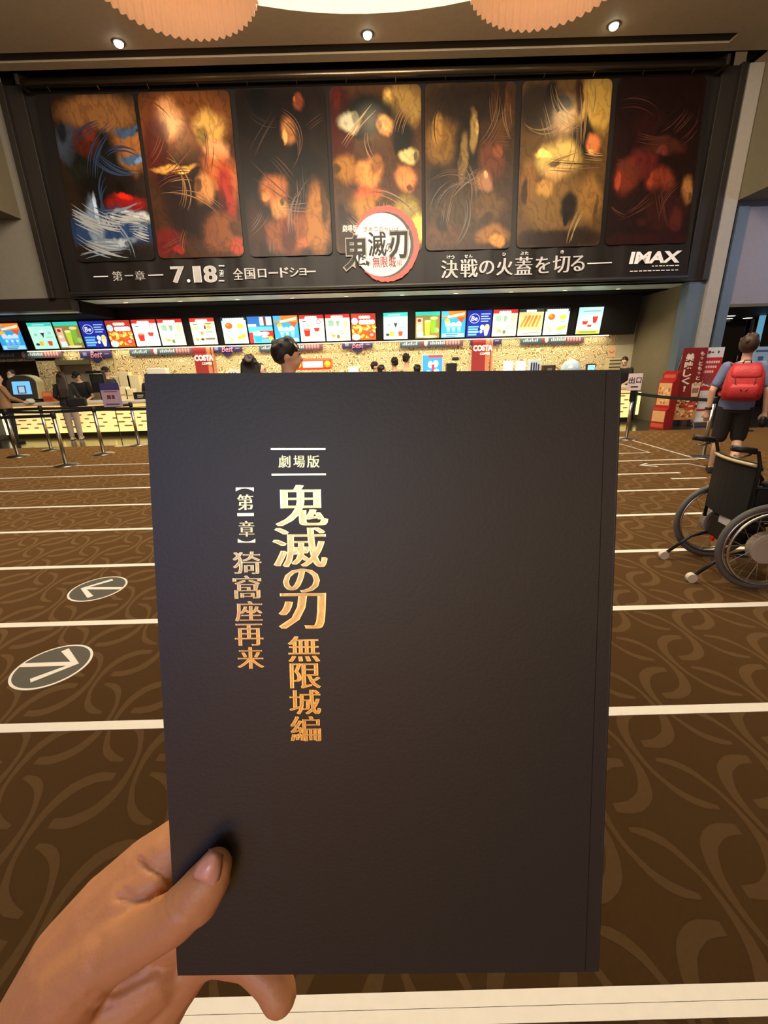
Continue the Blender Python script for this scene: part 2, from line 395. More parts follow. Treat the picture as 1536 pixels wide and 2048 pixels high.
for k, px in enumerate((1450, 1524)):
    p = atY(px, 700, 13.8)
    o = thing('passage_door', 'tall dark glass door with steel edge, ' + ('beside the slate pillar' if k == 0 else 'behind the backpacker, at the right edge'), 'door', (p.x, 13.8, 0))
    MB().b2(-0.45, 0.45, -0.03, 0.03, 0.02, 2.45).build('leaf', mat('door_glass', (14, 16, 22), 0.08, spec=0.8), o, bevel=0.006)
    MB().b2(-0.5, -0.45, -0.05, 0.03, 0, 2.5).build('jamb', m_chrome, o, bevel=0.005)
    MB().tube([(0.36, -0.08, 0.8), (0.36, -0.08, 1.5)], 0.018, 10).build('pull_handle', m_chrome, o, smooth=True)

# pleated pendant shades
def pleated_shade(cx, cy, label, Rr=0.595, zb=4.2, hh=0.85, npl=54):
    o = thing('pendant_lamp', label, 'lamp', (cx, cy, zb), group='pleated pendant lamps')
    N = npl * 8; s = MB(); rows = []
    for zf in (0.0, 0.015, 0.06, 0.2, 0.5, 0.8, 1.0):
        row = []
        for k in range(N):
            t = 2 * PI * k / N; w = math.cos(npl * t)
            w = math.copysign(abs(w) ** 0.7, w)
            r = (Rr + 0.007 * w) * (1 - 0.10 * zf * zf)
            z = zf * hh + (0.016 * (1 - abs(math.cos(npl * t / 2))) if zf < 0.05 else 0)
            row.append((r * math.cos(t), r * math.sin(t), z))
        rows.append(row)
    s.rings(rows, caps=False)
    s.build('lamp_shade', mat('pleated_fabric', (222, 188, 154), 0.8, emit=0.09, var=0.05, scale=30), o, smooth=True)
    for q in range(3):
        a = PI * q / 3; MB().cyl((-Rr * 0.9 * math.cos(a), -Rr * 0.9 * math.sin(a), hh - 0.01), (Rr * 0.9 * math.cos(a), Rr * 0.9 * math.sin(a), hh - 0.01), 0.006, n=8).build('spoke', m_dark, o)
    MB().lathe((0, 0, 0), [(0.03, hh + 0.012), (Rr * 0.9, hh), (Rr * 0.9, hh + 0.01), (0.03, hh + 0.022)], 48).build('top_light_block', m_cream, o)  # opaque plate added to keep ceiling light out of the shade
    light('ceiling_fill_spot', 'SPOT', (cx, cy, zb + hh + 0.04), 360, (255, 222, 180), (cx, cy + 1.5, 6.6), spot=165, blend=0.5, radius=0.1)  # added spot over the closed shade, brightens the ceiling
    MB().ball((0, 0, hh * 0.55), 0.07, 16).build('bulb', glow((255, 220, 170), 6), o, smooth=True)
    MB().cyl((0, 0, hh), (0, 0, 6.9 - zb), 0.012, n=10).build('stem', m_dark, o)
    light('pendant_bulb', 'POINT', (cx, cy, zb + hh * 0.35), 4.6, (255, 214, 165), radius=0.12)
pleated_shade(-1.43, 4.27, 'large pleated peach pendant shade over the left half of the banner')
pleated_shade(1.335, 4.27, 'large pleated peach pendant shade over the right half of the banner')

# ------------------------------------------------------------------ floor tapes and arrow stickers
m_tape = mat('white_tape', (228, 222, 208), 0.55, var=0.05, scale=30)
names = ['nearest the camera, under the held book', 'second from the camera', 'third from the camera, between the arrow stickers', 'fourth from the camera', 'fifth from the camera', 'sixth from the camera', 'seventh from the camera', 'eighth from the camera', 'farthest, beside the counter-side rope posts']
ys = [0.628, 1.573, 2.432, 3.297, 4.168, 5.03, 5.827, 6.64, 7.47]
xr = [5, 5, 5, 5.2, 5.2, 4.05, 4.1, 4.9, 3.4]
for i, (y, x1) in enumerate(zip(ys, xr)):
    hw = 0.0255; t = MB()
    if i == 0: t.b2(-7, x1, y - 0.030, y - 0.0012, 0, 0.0022); t.b2(-7, x1, y + 0.0002, y + 0.031, 0, 0.0018)
    elif i == 8: t.b2(-9.5, -2.2, y - hw, y + hw, 0, 0.0022)
    else: t.b2(-7 - i * 0.5, x1, y - hw, y + hw, 0, 0.0022)
    tag(t.build('floor_tape', m_tape), 'long white queue tape on the carpet, ' + names[i], 'floor tape', 'white queue tapes')
def tape_path(pts, w, label, name='floor_tape'):
    t = MB(); t.stroke(pts, w, 0.002)
    return tag(t.build(name, m_tape), label, 'floor tape', 'white guide marks at right')
tape_path([(4.86, 8.5), (4.9, 6.73)], 0.05, 'white tape running between the two rope posts at right')
tape_path([(3.3, 8.02), (4.46, 8.05), (4.5, 7.22), (3.3, 7.2)], 0.05, 'white tape bent into an open box beside the exit post')
ar = MB(); ar.stroke([(3.85, 6.32), (4.557, 6.346), (4.66, 6.05)], 0.045, 0.002); ar.stroke([(4.0, 6.44), (3.83, 6.32), (4.02, 6.2)], 0.04, 0.003)
tag(ar.build('floor_arrow', m_tape), 'thin white arrow taped on the carpet beside the backpacker', 'floor arrow', 'white guide marks at right')
tape_path([(3.786, 5.52), (4.25, 5.52)], 0.045, 'short white tape piece on the carpet before the backpacker')
def sticker(cx, cy, r, pts3, label):
    o = thing('arrow_sticker', label, 'floor sticker', (cx, cy, 0), group='round arrow stickers')
    d = MB(); d.lathe((0, 0, 0), [(r, 0.0), (r, 0.002)], 56); d.build('rim', m_tape, o)
    d = MB(); d.lathe((0, 0, 0), [(r * 0.93, 0.002), (r * 0.93, 0.0028)], 56); d.build('disc', mat('sticker_grey', (84, 80, 70), 0.5), o)
    a = MB(); tip, b1, b2, sh = [Vector(p) - Vector((cx, cy)) for p in pts3]
    a.stroke([tuple(b1), tuple(tip), tuple(b2)], 0.038, 0.0034); a.stroke([tuple(tip), tuple(sh)], 0.034, 0.0036)
    a.build('arrow', m_tape, o)
sticker(-2.14, 2.90, 0.192, [(-2.255, 2.905), (-2.11, 3.035), (-2.115, 2.77), (-1.962, 2.89)], 'round grey floor sticker with white arrow pointing away from the book, farther from the camera')
sticker(-1.845, 2.01, 0.19, [(-1.725, 2.022), (-1.872, 2.15), (-1.875, 1.89), (-2.022, 2.02)], 'round grey floor sticker with white arrow pointing toward the book, nearer the camera')

# ================================================================== BANNER
# banner plane: hangs from the rail, its foot nearer the viewer
BT, BB = Vector((0, 10.12, 6.42)), Vector((0, 9.82, 3.06))
bu = (BT - BB).normalized(); bx = Vector((1, 0, 0)); bn = bx.cross(bu)
BM = Matrix((bx, bu, bn)).transposed().to_4x4(); BM.translation = BB
def bp(x, y):                             # pixel -> banner plane coordinates
    d = ray(x, y); t = (BB - _C).dot(bn) / d.dot(bn); q = _C + d * t - BB
    return q.dot(bx), q.dot(bu)
def bsz(x, y, w, h):
    a = bp(x - w / 2, y); b = bp(x + w / 2, y); c_ = bp(x, y - h / 2); d_ = bp(x, y + h / 2)
    cx, cy = bp(x, y); return cx, cy, abs(b[0] - a[0]), abs(c_[1] - d_[1])
ban = thing('movie_banner', 'huge glossy black movie banner with seven picture panels above the food counter', 'banner', mtx=BM)
bw0, bw1, bh = -6.22, 6.27, (BT - BB).length
v = MB(); NX, NY = 120, 16
def wob(u, w_):                           # slack vinyl ripples near the foot
    return 0.012 * math.sin(u * 9 + 2.2 * w_) * (0.25 + 0.75 * (1 - w_)) + 0.008 * math.sin(u * 23 + w_ * 5) * (1 - w_)
rows = []
for j in range(NY + 1):
    rows.append([(bw0 + (bw1 - bw0) * i / NX, bh * j / NY, -0.02 + wob(bw0 + (bw1 - bw0) * i / NX, j / NY)) for i in range(NX + 1)])
vs = [p for r in rows for p in r]
v.add(vs, [(j * (NX + 1) + i, j * (NX + 1) + i + 1, (j + 1) * (NX + 1) + i + 1, (j + 1) * (NX + 1) + i) for j in range(NY) for i in range(NX)])
v.build('vinyl_sheet', mat('banner_black', (31, 26, 24), 0.45, var=0.05, spec=0.25), ban, smooth=True)
MB().tube([(bw0, -0.02, 0.0), (bw1, -0.02, 0.0)], 0.035, 12).build('hem_bar', mat('hem_grey', (70, 70, 66), 0.35), ban, smooth=True)
rail = thing('banner_rail', 'dark steel rail along the top of the banner', 'rail', (0, 10.0, 6.52))
MB().tube([(-6.32, 0, 0), (6.36, 0, 0)], 0.06, 16).build('tube', mat('rail_steel', (120, 104, 84), 0.28, 0.9), rail, smooth=True)
for x in (-6.36, 6.4): MB().b2(x - 0.03, x + 0.03, -0.09, 0.2, -0.06, 0.42).build('bracket', m_dark, rail, bevel=0.01)
for k in range(14): MB().cyl((-5.9 + k * 0.905, 0.0, -0.05), (-5.9 + k * 0.905, 0.08, -0.09), 0.007, n=6).build('cable_tie', m_chrome, rail)

def panel_mat(name, base, blobs, streak, sc=2.2):
    """printed picture: soft coloured patches with brushed streaks (plain abstract artwork)"""
    m = bpy.data.materials.new(name); m.use_nodes = True; nt = m.node_tree; b = nt.nodes['Principled BSDF']; L = nt.links.new
    tc = nt.nodes.new('ShaderNodeTexCoord')
    nz = nt.nodes.new('ShaderNodeTexNoise'); nz.inputs['Scale'].default_value = sc; nz.inputs['Detail'].default_value = 5; nz.inputs['Roughness'].default_value = 0.6
    L(tc.outputs['UV'], nz.inputs['Vector'])
    sb = nt.nodes.new('ShaderNodeVectorMath'); sb.operation = 'SUBTRACT'; sb.inputs[1].default_value = (0.5, 0.5, 0.5); L(nz.outputs['Color'], sb.inputs[0])
    sc_ = nt.nodes.new('ShaderNodeVectorMath'); sc_.operation = 'SCALE'; sc_.inputs['Scale'].default_value = 0.20; L(sb.outputs[0], sc_.inputs[0])
    ad = nt.nodes.new('ShaderNodeVectorMath'); ad.operation = 'ADD'; L(tc.outputs['UV'], ad.inputs[0]); L(sc_.outputs[0], ad.inputs[1])
    col = None
    rr_ = random.Random(len(name) + int(name[-1]) * 17); full = []
    for (u, w_, ru, rw, rgb) in blobs:
        full.append((u, w_, ru, rw, rgb))
        if max(ru, rw) < 0.45:
            k = rr_.choice((0.55, 0.7, 1.25, 1.4)); t = rr_.uniform(0, 2 * PI)
            full.append((u + 0.7 * ru * math.cos(t), w_ + 0.7 * rw * math.sin(t), ru * rr_.uniform(0.2, 0.45), rw * rr_.uniform(0.25, 0.7), tuple(min(255, v * k) for v in rgb)))
    for (u, w_, ru, rw, rgb) in full:
        s1 = nt.nodes.new('ShaderNodeVectorMath'); s1.operation = 'SUBTRACT'; L(ad.outputs[0], s1.inputs[0]); s1.inputs[1].default_value = (u, w_, 0)
        s2 = nt.nodes.new('ShaderNodeVectorMath'); s2.operation = 'MULTIPLY'; L(s1.outputs[0], s2.inputs[0]); s2.inputs[1].default_value = (1 / ru, 1 / rw, 0)
        le = nt.nodes.new('ShaderNodeVectorMath'); le.operation = 'LENGTH'; L(s2.outputs[0], le.inputs[0])
        mr = nt.nodes.new('ShaderNodeMapRange'); mr.interpolation_type = 'SMOOTHSTEP'
        mr.inputs[1].default_value = 1.25; mr.inputs[2].default_value = 0.6; L(le.outputs['Value'], mr.inputs[0])
        mx = nt.nodes.new('ShaderNodeMix'); mx.data_type = 'RGBA'; L(mr.outputs[0], mx.inputs[0])
        if col is None: mx.inputs[6].default_value = (*lin(base), 1)
        else: L(col, mx.inputs[6])
        mx.inputs[7].default_value = (*lin(rgb), 1); col = mx.outputs[2]
    wv = nt.nodes.new('ShaderNodeTexWave'); wv.inputs['Scale'].default_value = 3.2; wv.inputs['Distortion'].default_value = 14; wv.inputs['Detail'].default_value = 4; wv.inputs['Detail Scale'].default_value = 2.2; wv.bands_direction = 'DIAGONAL'
    L(ad.outputs[0], wv.inputs['Vector'])
    mr = nt.nodes.new('ShaderNodeMapRange'); mr.inputs[1].default_value = 0.55; mr.inputs[2].default_value = 1.0; mr.inputs[4].default_value = streak; L(wv.outputs['Fac'], mr.inputs[0])
    hv = nt.nodes.new('ShaderNodeMix'); hv.data_type = 'RGBA'; hv.blend_type = 'MULTIPLY'; L(mr.outputs[0], hv.inputs[0])
    dk = nt.nodes.new('ShaderNodeGamma'); dk.inputs[1].default_value = 1.28; L(col, dk.inputs[0]); L(dk.outputs[0], hv.inputs[6]); hv.inputs[7].default_value = (0.45, 0.38, 0.34, 1)
    L(hv.outputs[2], b.inputs['Base Color']); b.inputs['Roughness'].default_value = 0.40; b.inputs['Specular IOR Level'].default_value = 0.3
    return m
BLK = (30, 24, 20)
PANELS = [
 ((62, 46, 32), [(0.55, 0.90, 0.5, 0.12, (160, 118, 76)), (0.85, 0.68, 0.25, 0.14, (170, 120, 74)), (0.15, 0.72, 0.16, 0.12, (84, 92, 108)), (0.45, 0.60, 0.34, 0.20, (36, 38, 28)), (0.34, 0.74, 0.16, 0.09, (104, 52, 34)), (0.50, 0.42, 0.35, 0.14, (30, 24, 18)),
   (0.66, 0.50, 0.22, 0.10, (44, 30, 22)), (0.90, 0.80, 0.2, 0.035, (92, 112, 140)), (0.88, 0.63, 0.18, 0.03, (90, 112, 140)), (0.74, 0.36, 0.26, 0.06, (160, 40, 30)), (0.5, 0.20, 0.62, 0.13, (58, 88, 132)), (0.72, 0.27, 0.36, 0.045, (214, 218, 222)), (0.30, 0.24, 0.10, 0.16, (150, 166, 186)), (0.5, 0.12, 0.3, 0.035, (188, 200, 212)), (0.5, 0.0, 0.7, 0.06, (48, 44, 40))], 0.5),
 ((92, 60, 36), [(0.5, 0.85, 0.6, 0.2, (142, 92, 50)), (0.30, 0.86, 0.16, 0.12, (226, 170, 116)), (0.14, 0.66, 0.14, 0.25, (96, 40, 30)), (0.74, 0.80, 0.20, 0.11, (226, 184, 108)), (0.80, 0.66, 0.16, 0.08, (236, 178, 128)), (0.80, 0.48, 0.24, 0.18, (200, 120, 66)), (0.86, 0.40, 0.10, 0.2, (178, 66, 44)),
   (0.40, 0.44, 0.30, 0.16, (58, 34, 24)), (0.48, 0.30, 0.34, 0.18, (52, 30, 22)), (0.62, 0.42, 0.10, 0.10, (216, 156, 100)), (0.30, 0.55, 0.24, 0.03, (222, 172, 92)), (0.78, 0.14, 0.24, 0.14, (150, 96, 52)), (0.14, 0.10, 0.2, 0.1, (130, 44, 40)), (0.94, 0.06, 0.1, 0.06, (190, 92, 60))], 0.55),
 ((46, 32, 24), [(0.30, 0.85, 0.34, 0.16, (38, 26, 20)), (0.62, 0.84, 0.24, 0.13, (32, 22, 18)), (0.55, 0.76, 0.1, 0.09, (188, 134, 84)), (0.70, 0.93, 0.07, 0.05, (150, 86, 54)), (0.72, 0.55, 0.2, 0.12, (28, 22, 20)), (0.32, 0.50, 0.26, 0.14, (32, 20, 16)), (0.36, 0.40, 0.17, 0.10, (192, 126, 76)), (0.42, 0.30, 0.12, 0.06, (210, 160, 100)),
   (0.50, 0.14, 0.42, 0.14, (154, 96, 54)), (0.84, 0.22, 0.14, 0.25, (182, 128, 66)), (0.48, 0.12, 0.10, 0.12, (104, 52, 34)), (0.10, 0.15, 0.12, 0.2, (80, 48, 32))], 0.5),
 ((96, 66, 40), [(0.10, 0.75, 0.16, 0.3, (86, 34, 26)), (0.80, 0.88, 0.24, 0.14, (176, 146, 86)), (0.44, 0.84, 0.34, 0.13, (34, 36, 32)), (0.80, 0.72, 0.14, 0.14, (36, 36, 34)), (0.20, 0.80, 0.12, 0.06, (196, 190, 164)), (0.58, 0.78, 0.10, 0.07, (232, 170, 112)), (0.86, 0.60, 0.12, 0.05, (214, 196, 140)), (0.42, 0.60, 0.18, 0.08, (92, 60, 44)), (0.40, 0.48, 0.15, 0.11, (222, 156, 92)),
   (0.40, 0.36, 0.18, 0.05, (206, 112, 70)), (0.14, 0.52, 0.14, 0.1, (170, 124, 60)), (0.82, 0.46, 0.13, 0.08, (226, 152, 96)), (0.40, 0.24, 0.30, 0.12, (188, 142, 74)), (0.82, 0.16, 0.18, 0.2, (180, 164, 86)), (0.14, 0.16, 0.16, 0.15, (70, 44, 34))], 0.5),
 ((84, 62, 38), [(0.5, 0.90, 0.5, 0.13, (58, 42, 28)), (0.20, 0.66, 0.2, 0.14, (146, 112, 58)), (0.86, 0.80, 0.12, 0.2, (110, 72, 42)), (0.46, 0.62, 0.16, 0.20, (48, 38, 26)), (0.52, 0.72, 0.05, 0.14, (166, 140, 88)), (0.42, 0.56, 0.05, 0.16, (150, 124, 76)), (0.74, 0.56, 0.16, 0.12, (122, 76, 50)), (0.66, 0.40, 0.1, 0.08, (176, 132, 96)), (0.16, 0.40, 0.13, 0.14, (54, 40, 26)),
   (0.42, 0.20, 0.40, 0.16, (92, 72, 44)), (0.72, 0.26, 0.2, 0.1, (120, 92, 54)), (0.78, 0.08, 0.2, 0.07, (166, 122, 66)), (0.20, 0.10, 0.22, 0.10, (112, 80, 46))], 0.55),
 ((110, 84, 48), [(0.20, 0.86, 0.26, 0.16, (66, 54, 42)), (0.84, 0.84, 0.24, 0.2, (188, 156, 84)), (0.64, 0.92, 0.05, 0.12, (70, 40, 26)), (0.48, 0.80, 0.14, 0.13, (188, 156, 110)), (0.44, 0.88, 0.14, 0.06, (70, 64, 56)), (0.74, 0.66, 0.2, 0.12, (46, 34, 26)), (0.84, 0.64, 0.09, 0.07, (204, 132, 84)), (0.44, 0.54, 0.26, 0.12, (214, 188, 116)), (0.42, 0.46, 0.14, 0.07, (228, 188, 128)),
   (0.46, 0.26, 0.42, 0.18, (142, 112, 66)), (0.60, 0.24, 0.10, 0.09, (52, 38, 26)), (0.84, 0.30, 0.14, 0.16, (158, 122, 70)), (0.5, 0.04, 0.6, 0.08, (62, 44, 28)), (0.12, 0.42, 0.10, 0.14, (150, 112, 62))], 0.45),
 ((50, 24, 20), [(0.5, 0.86, 0.6, 0.18, (48, 24, 20)), (0.40, 0.72, 0.2, 0.1, (64, 28, 24)), (0.36, 0.50, 0.18, 0.11, (112, 48, 44)), (0.20, 0.42, 0.16, 0.12, (128, 62, 40)), (0.60, 0.60, 0.26, 0.06, (92, 50, 38)), (0.60, 0.38, 0.16, 0.09, (142, 70, 46)), (0.92, 0.34, 0.08, 0.10, (176, 128, 76)), (0.40, 0.24, 0.34, 0.12, (54, 26, 22)), (0.70, 0.20, 0.26, 0.14, (72, 34, 28)), (0.5, 0.02, 0.6, 0.06, (66, 28, 28))], 0.5)]
PX = [((90, 193), (264, 187), (314, 521), (163, 524)), ((273, 186), (455, 181), (492, 511), (320, 519)), ((470, 180), (648, 175), (666, 508), (500, 516)), ((660, 174), (843, 169), (843, 503), (672, 508)), ((850, 168), (1033, 164), (1020, 497), (851, 502)), ((1047, 163), (1229, 158), (1195, 492), (1030, 496)), ((1236, 157), (1412, 152), (1373, 486), (1210, 491))]
STRK = [tuple(tuple(int(v * 0.82) for v in c_) for c_ in t_) for t_ in [((150, 166, 186), (48, 70, 108), (206, 210, 212)), ((186, 138, 80), (58, 32, 22), (130, 62, 42)), ((140, 98, 60), (24, 18, 16), (92, 58, 36)), ((176, 160, 118), (40, 34, 28), (176, 122, 70)), ((136, 110, 68), (40, 32, 22), (104, 74, 46)), ((186, 158, 98), (48, 36, 24), (146, 112, 64)), ((112, 60, 50), (34, 16, 14), (92, 44, 34))]]
for i, (q, (base, blobs, streak)) in enumerate(zip(PX, PANELS)):
    P = [bp(*p) for p in q]
    x0 = (P[0][0] + P[3][0]) / 2; x1 = (P[1][0] + P[2][0]) / 2; y1 = (P[0][1] + P[1][1]) / 2; y0 = (P[2][1] + P[3][1]) / 2
    r = 0.10; pts = []
    for cx, cy, a0 in ((x1 - r, y1 - r, 0), (x0 + r, y1 - r, 90), (x0 + r, y0 + r, 180), (x1 - r, y0 + r, 270)):
        rr = r
        for k in range(7):
            a = math.radians(a0 + 15 * k); pts.append((cx + rr * math.cos(a), cy + rr * math.sin(a)))
    g = MB(); g.ngon(pts, 0.012)
    o = g.build('picture_panel', panel_mat('artwork_%d' % i, base, blobs, streak), ban)
    uv = o.data.uv_layers.new(name='UV')
    for lp in o.data.loops:
        co = o.data.vertices[lp.vertex_index].co; uv.data[lp.index].uv = ((co.x - x0) / (x1 - x0), (co.y - y0) / (y1 - y0))
    # flowing brush curves printed over the patches
    rnd = random.Random(40 + i); st = MB(); zc = 0.0125
    for k in range(22 if i == 0 else 11):
        cx = x0 + (0.12 + 0.76 * rnd.random()) * (x1 - x0); cy = y0 + (0.12 + 0.76 * rnd.random()) * (y1 - y0)
        a = rnd.uniform(0, 2 * PI); kap = rnd.uniform(-1.9, 1.9); Lh = rnd.uniform(0.6, 1.25); mi = (k * 2) % 3
        if i == 0 and mi != 1: cy = y0 + (0.06 + 0.24 * rnd.random()) * (y1 - y0); a = rnd.uniform(-0.5, 0.1) + (PI if rnd.random() < 0.5 else 0); kap *= 0.5
        for q in range(rnd.choice((3, 4, 5))):
            p = []; x, y, a_ = cx + rnd.uniform(-0.02, 0.02) - math.sin(a) * 0.045 * q, cy + math.cos(a) * 0.045 * q, a + rnd.uniform(-0.05, 0.05); nn = 18; kk = kap + rnd.uniform(-0.2, 0.2); Lq = Lh * rnd.uniform(0.6, 1.1)
            for j in range(nn + 1):
                if not (x0 + 0.05 < x < x1 - 0.05 and y0 + 0.05 < y < y1 - 0.05): break
                p.append((x, y)); x += math.cos(a_) * Lq / nn; y += math.sin(a_) * Lq / nn; a_ += kk * Lq / nn
            if len(p) < 6: continue
            wmax = rnd.uniform(0.008, 0.045) if i == 0 else rnd.uniform(0.006, 0.022)
            st.mi_(mi if i == 0 or rnd.random() < 0.6 else 2)
            st.stroke(p, [wmax * math.sin(PI * (j + 0.3) / len(p)) + 0.001 for j in range(len(p))], zc); zc += 0.00006
    st.build('brush_curves', [ink(c_, 0.35) for c_ in STRK[i]], ban)

m_txt = ink((248, 244, 242), 0.4)
tx = MB()
def T(s, x, y, w, h, z=0.014, **k):
    cx, cy, ww, hh = bsz(x, y, w, h); fit(tx, s, cx, cy, ww, hh, z, **k)
def bar(x0, y0, x1, y1, th, z=0.014):
    tx.stroke([bp(x0, y0), bp(x1, y1)], th, z)
for ch, x, y, w, h in (('第', 235.5, 552.5, 20, 19), ('一', 258.5, 551.5, 17, 2.5), ('章', 280.5, 551.5, 20, 19)): T(ch, x, y, w, h, off=-0.008, smear=0.02)
bar(188, 554, 217, 553, 0.018); bar(297, 551, 327, 550, 0.018)
T('7', 356.5, 549.5, 28, 33, off=0.014, smear=0.03); T('.', 378, 562, 7, 7, off=0.02); T('1', 395, 549, 16, 33, off=0.012, smear=0.03); T('8', 421, 548.5, 27, 34, off=0.014, smear=0.03)
T('FRI', 443.5, 547, 11, 9, rot=-PI / 2, off=0.01); bar(438, 532, 449, 532, 0.018); bar(438, 562, 449, 562, 0.018)
tx.build('chapter_and_date_lettering', m_txt, ban); tx = MB()
for ch, x, w, h in (('全', 476.5, 20, 23), ('国', 500, 21, 22), ('ロ', 524.5, 17, 17), ('ー', 547, 19, 3.4), ('ド', 569, 17, 20), ('シ', 588.5, 18, 18), ('ョ', 606, 14, 14), ('ー', 622.5, 18, 3.4)): T(ch, x, 546 - (x - 549) * 0.034, w, h, off=0.004, smear=0.02)
tx.build('release_lettering', m_txt, ban); tx = MB()
for ch, x, w, h in (('決', 899, 34, 36), ('戦', 938, 35, 36), ('の', 973, 30, 27), ('火', 1009, 33, 34), ('蓋', 1047, 35, 36), ('を', 1085, 29, 33), ('切', 1122, 34, 34), ('る', 1155, 28, 31)): T(ch, x, 533 - (x - 1025) * 0.045, w, h, off=-0.004, smear=0.026)
for ch, x, y in (('け', 897, 514.5), ('っ', 905, 515), ('せ', 932, 513), ('ん', 941, 512.5), ('ひ', 1008, 509), ('ぶ', 1044, 507), ('た', 1053, 506.5), ('き', 1124, 504)): T(ch, x, y, 7, 6.5, off=0.01)
bar(1174, 527.5, 1223, 525.5, 0.02)
tx.build('tagline_lettering', m_txt, ban); tx = MB()
T('IMAX', 1310.5, 515, 101, 24, off=0.045, shear=0.16)
rnd = random.Random(3)
for (xa, xb, y) in ((1303, 1357, 532.5), (1259, 1358, 541.5)):
    x = xa
    while x < xb:
        w = rnd.uniform(3, 9); bar(x, y - (x - 1310) * 0.03, min(x + w, xb), y - (x + w - 1310) * 0.03, 0.016); x += w + rnd.uniform(1.5, 3)
tx.build('format_logo', m_txt, ban)
# round title emblem: white disc, brushed red ring, lettering
lg = MB(); lcx, lcy, lr, _ = bsz(765, 491, 58, 58)
def arc(r0, r1, a0, a1, z, rough=0.0, nn=72, ex=0.0):
    i_, o_ = [], []; rn = random.Random(5)
    for k in range(nn + 1):
        t = k / nn; a = math.radians(a0 + (a1 - a0) * t); e = math.sin(PI * min(1, max(0, t * 1.02))) ** 0.55
        j = rn.uniform(-rough, rough)
        i_.append((lcx + (r0) * math.cos(a), lcy + (r0) * math.sin(a))); o_.append((lcx + (r0 + (r1 - r0) * e + j) * math.cos(a), lcy + (r0 + (r1 - r0) * e + j) * math.sin(a)))
    lg.add([(x, y, z) for x, y in i_] + [(x, y, z) for x, y in o_], [(k, k + 1, nn + 2 + k, nn + 1 + k) for k in range(nn)])
R1 = lr * 1.0
lg.mi_(1); arc(R1 * 0.95, R1 * 1.26, 158, -140, 0.0215, R1 * 0.02)
lg.mi_(2); arc(R1 * 0.9, R1 * 1.07, 128, -128, 0.0225, R1 * 0.012)
lg.mi_(0); lg.disc((lcx - R1 * 0.02, lcy), R1 * 0.98, R1 * 0.98, 0.0235, 56)
def LT(s, x0, y0, x1, y1, z, m, **k):
    cx, cy, ww, hh = bsz((x0 + x1) / 2, (y0 + y1) / 2, x1 - x0, y1 - y0); lg.mi_(m); fit(lg, s, cx, cy, ww, hh, z, **k)
LT('鬼', 684, 468, 741, 544, 0.0245, 3, off=0.045); LT('鬼', 687, 471, 738, 540, 0.0255, 2, off=0.018, smear=0.012)
LT('滅', 736, 464, 773, 514, 0.0255, 2, off=0.008, smear=0.015); LT('の', 771, 487, 785, 506, 0.0255, 2, off=0.01)
LT('刃', 775, 461, 818, 522, 0.0245, 3, off=0.05); LT('刃', 778, 464, 815, 518, 0.0255, 2, off=0.022, smear=0.012)
for k, ch in enumerate('無限城'): LT(ch, 745 + k * 16, 514, 760 + k * 16, 536, 0.0258, 4, off=0.006, smear=0.014)
LT('編', 794, 520, 804, 533, 0.0258, 4)
for k, ch in enumerate('きめつのやいば'): LT(ch, 727 + k * 10.3, 455, 735 + k * 10.3, 464, 0.0258, 2, off=0.006)
for k, ch in enumerate('劇場版'): LT(ch, 685 + k * 10.2, 451, 694.5 + k * 10.2, 465, 0.0245, 0, off=0.012)
lg.build('title_emblem', [ink((238, 224, 214), 0.4), ink((206, 70, 52), 0.4), ink((40, 34, 26), 0.4), ink((150, 140, 124), 0.4), ink((176, 62, 62), 0.4)], ban)

# ================================================================== HELD BOOK
def solve_book():
    d1 = 0.21 * FPX / 950.06; d2 = 0.21 * FPX / 838.0
    TL, TR, BL, BR = atD(287, 749, d1), atD(1237, 738, d1), atD(358, 1950, d2), atD(1196, 1945, d2)
    ex = ((TR - TL) + (BR - BL)).normalized(); up = ((TL + TR) / 2 - (BL + BR) / 2)
    up = (up - ex * up.dot(ex)); H_ = up.length; up.normalize(); nn = ex.cross(up)
    O = (TL + TR + BL + BR) / 4
    Mx = Matrix((ex, up, nn)).transposed().to_4x4(); Mx.translation = O
    return Mx, H_
BK, BKH = solve_book()
BKW = 0.2105
BKI = BK.inverted()
bko, bkn, bkx, bku = BK.translation.copy(), BK.col[2].to_3d(), BK.col[0].to_3d(), BK.col[1].to_3d()
def kp(x, y):
    d = ray(x, y); t = (bko - _C).dot(bkn) / d.dot(bkn); q = _C + d * t - bko
    return q.dot(bkx), q.dot(bku)
book = thing('book', 'large matte black programme book with gold foil Japanese title, held up in hand', 'book', mtx=BK)
m_cov = mat('matte_black_cover', (38, 34, 31), 0.5, var=0.06, scale=90, bump=0.02, spec=0.5)
hw, hh = BKW / 2, BKH / 2
MB().b2(-hw, hw - 0.0066, -hh, hh, -0.0006, 0.0).b2(hw - 0.0060, hw, -hh, hh, -0.0006, -0.00005).b2(hw - 0.0070, hw - 0.0056, -hh, hh, -0.00065, -0.00045).build('front_cover', m_cov, book)
MB().b2(-hw + 0.0012, hw - 0.0012, -hh + 0.0008, hh - 0.0005, -0.0056, -0.0007).build('pages', mat('page_edges', (206, 192, 170), 0.8, scale=400), book)
MB().b2(-hw, hw, -hh, hh, -0.0064, -0.0057).build('back_cover', m_cov, book)
MB().b2(hw - 0.0003, hw + 0.0009, -hh, hh, -0.0064, 0.0).build('spine', m_cov, book, bevel=0.0004)
ft = MB()
def K(s, x0, y0, x1, y1, **k):
    cx, cy = kp((x0 + x1) / 2, (y0 + y1) / 2)
    w = kp(x1, (y0 + y1) / 2)[0] - kp(x0, (y0 + y1) / 2)[0]; h = kp((x0 + x1) / 2, y0)[1] - kp((x0 + x1) / 2, y1)[1]
    fit(ft, s, cx, cy, w, h, 0.00025, **k)
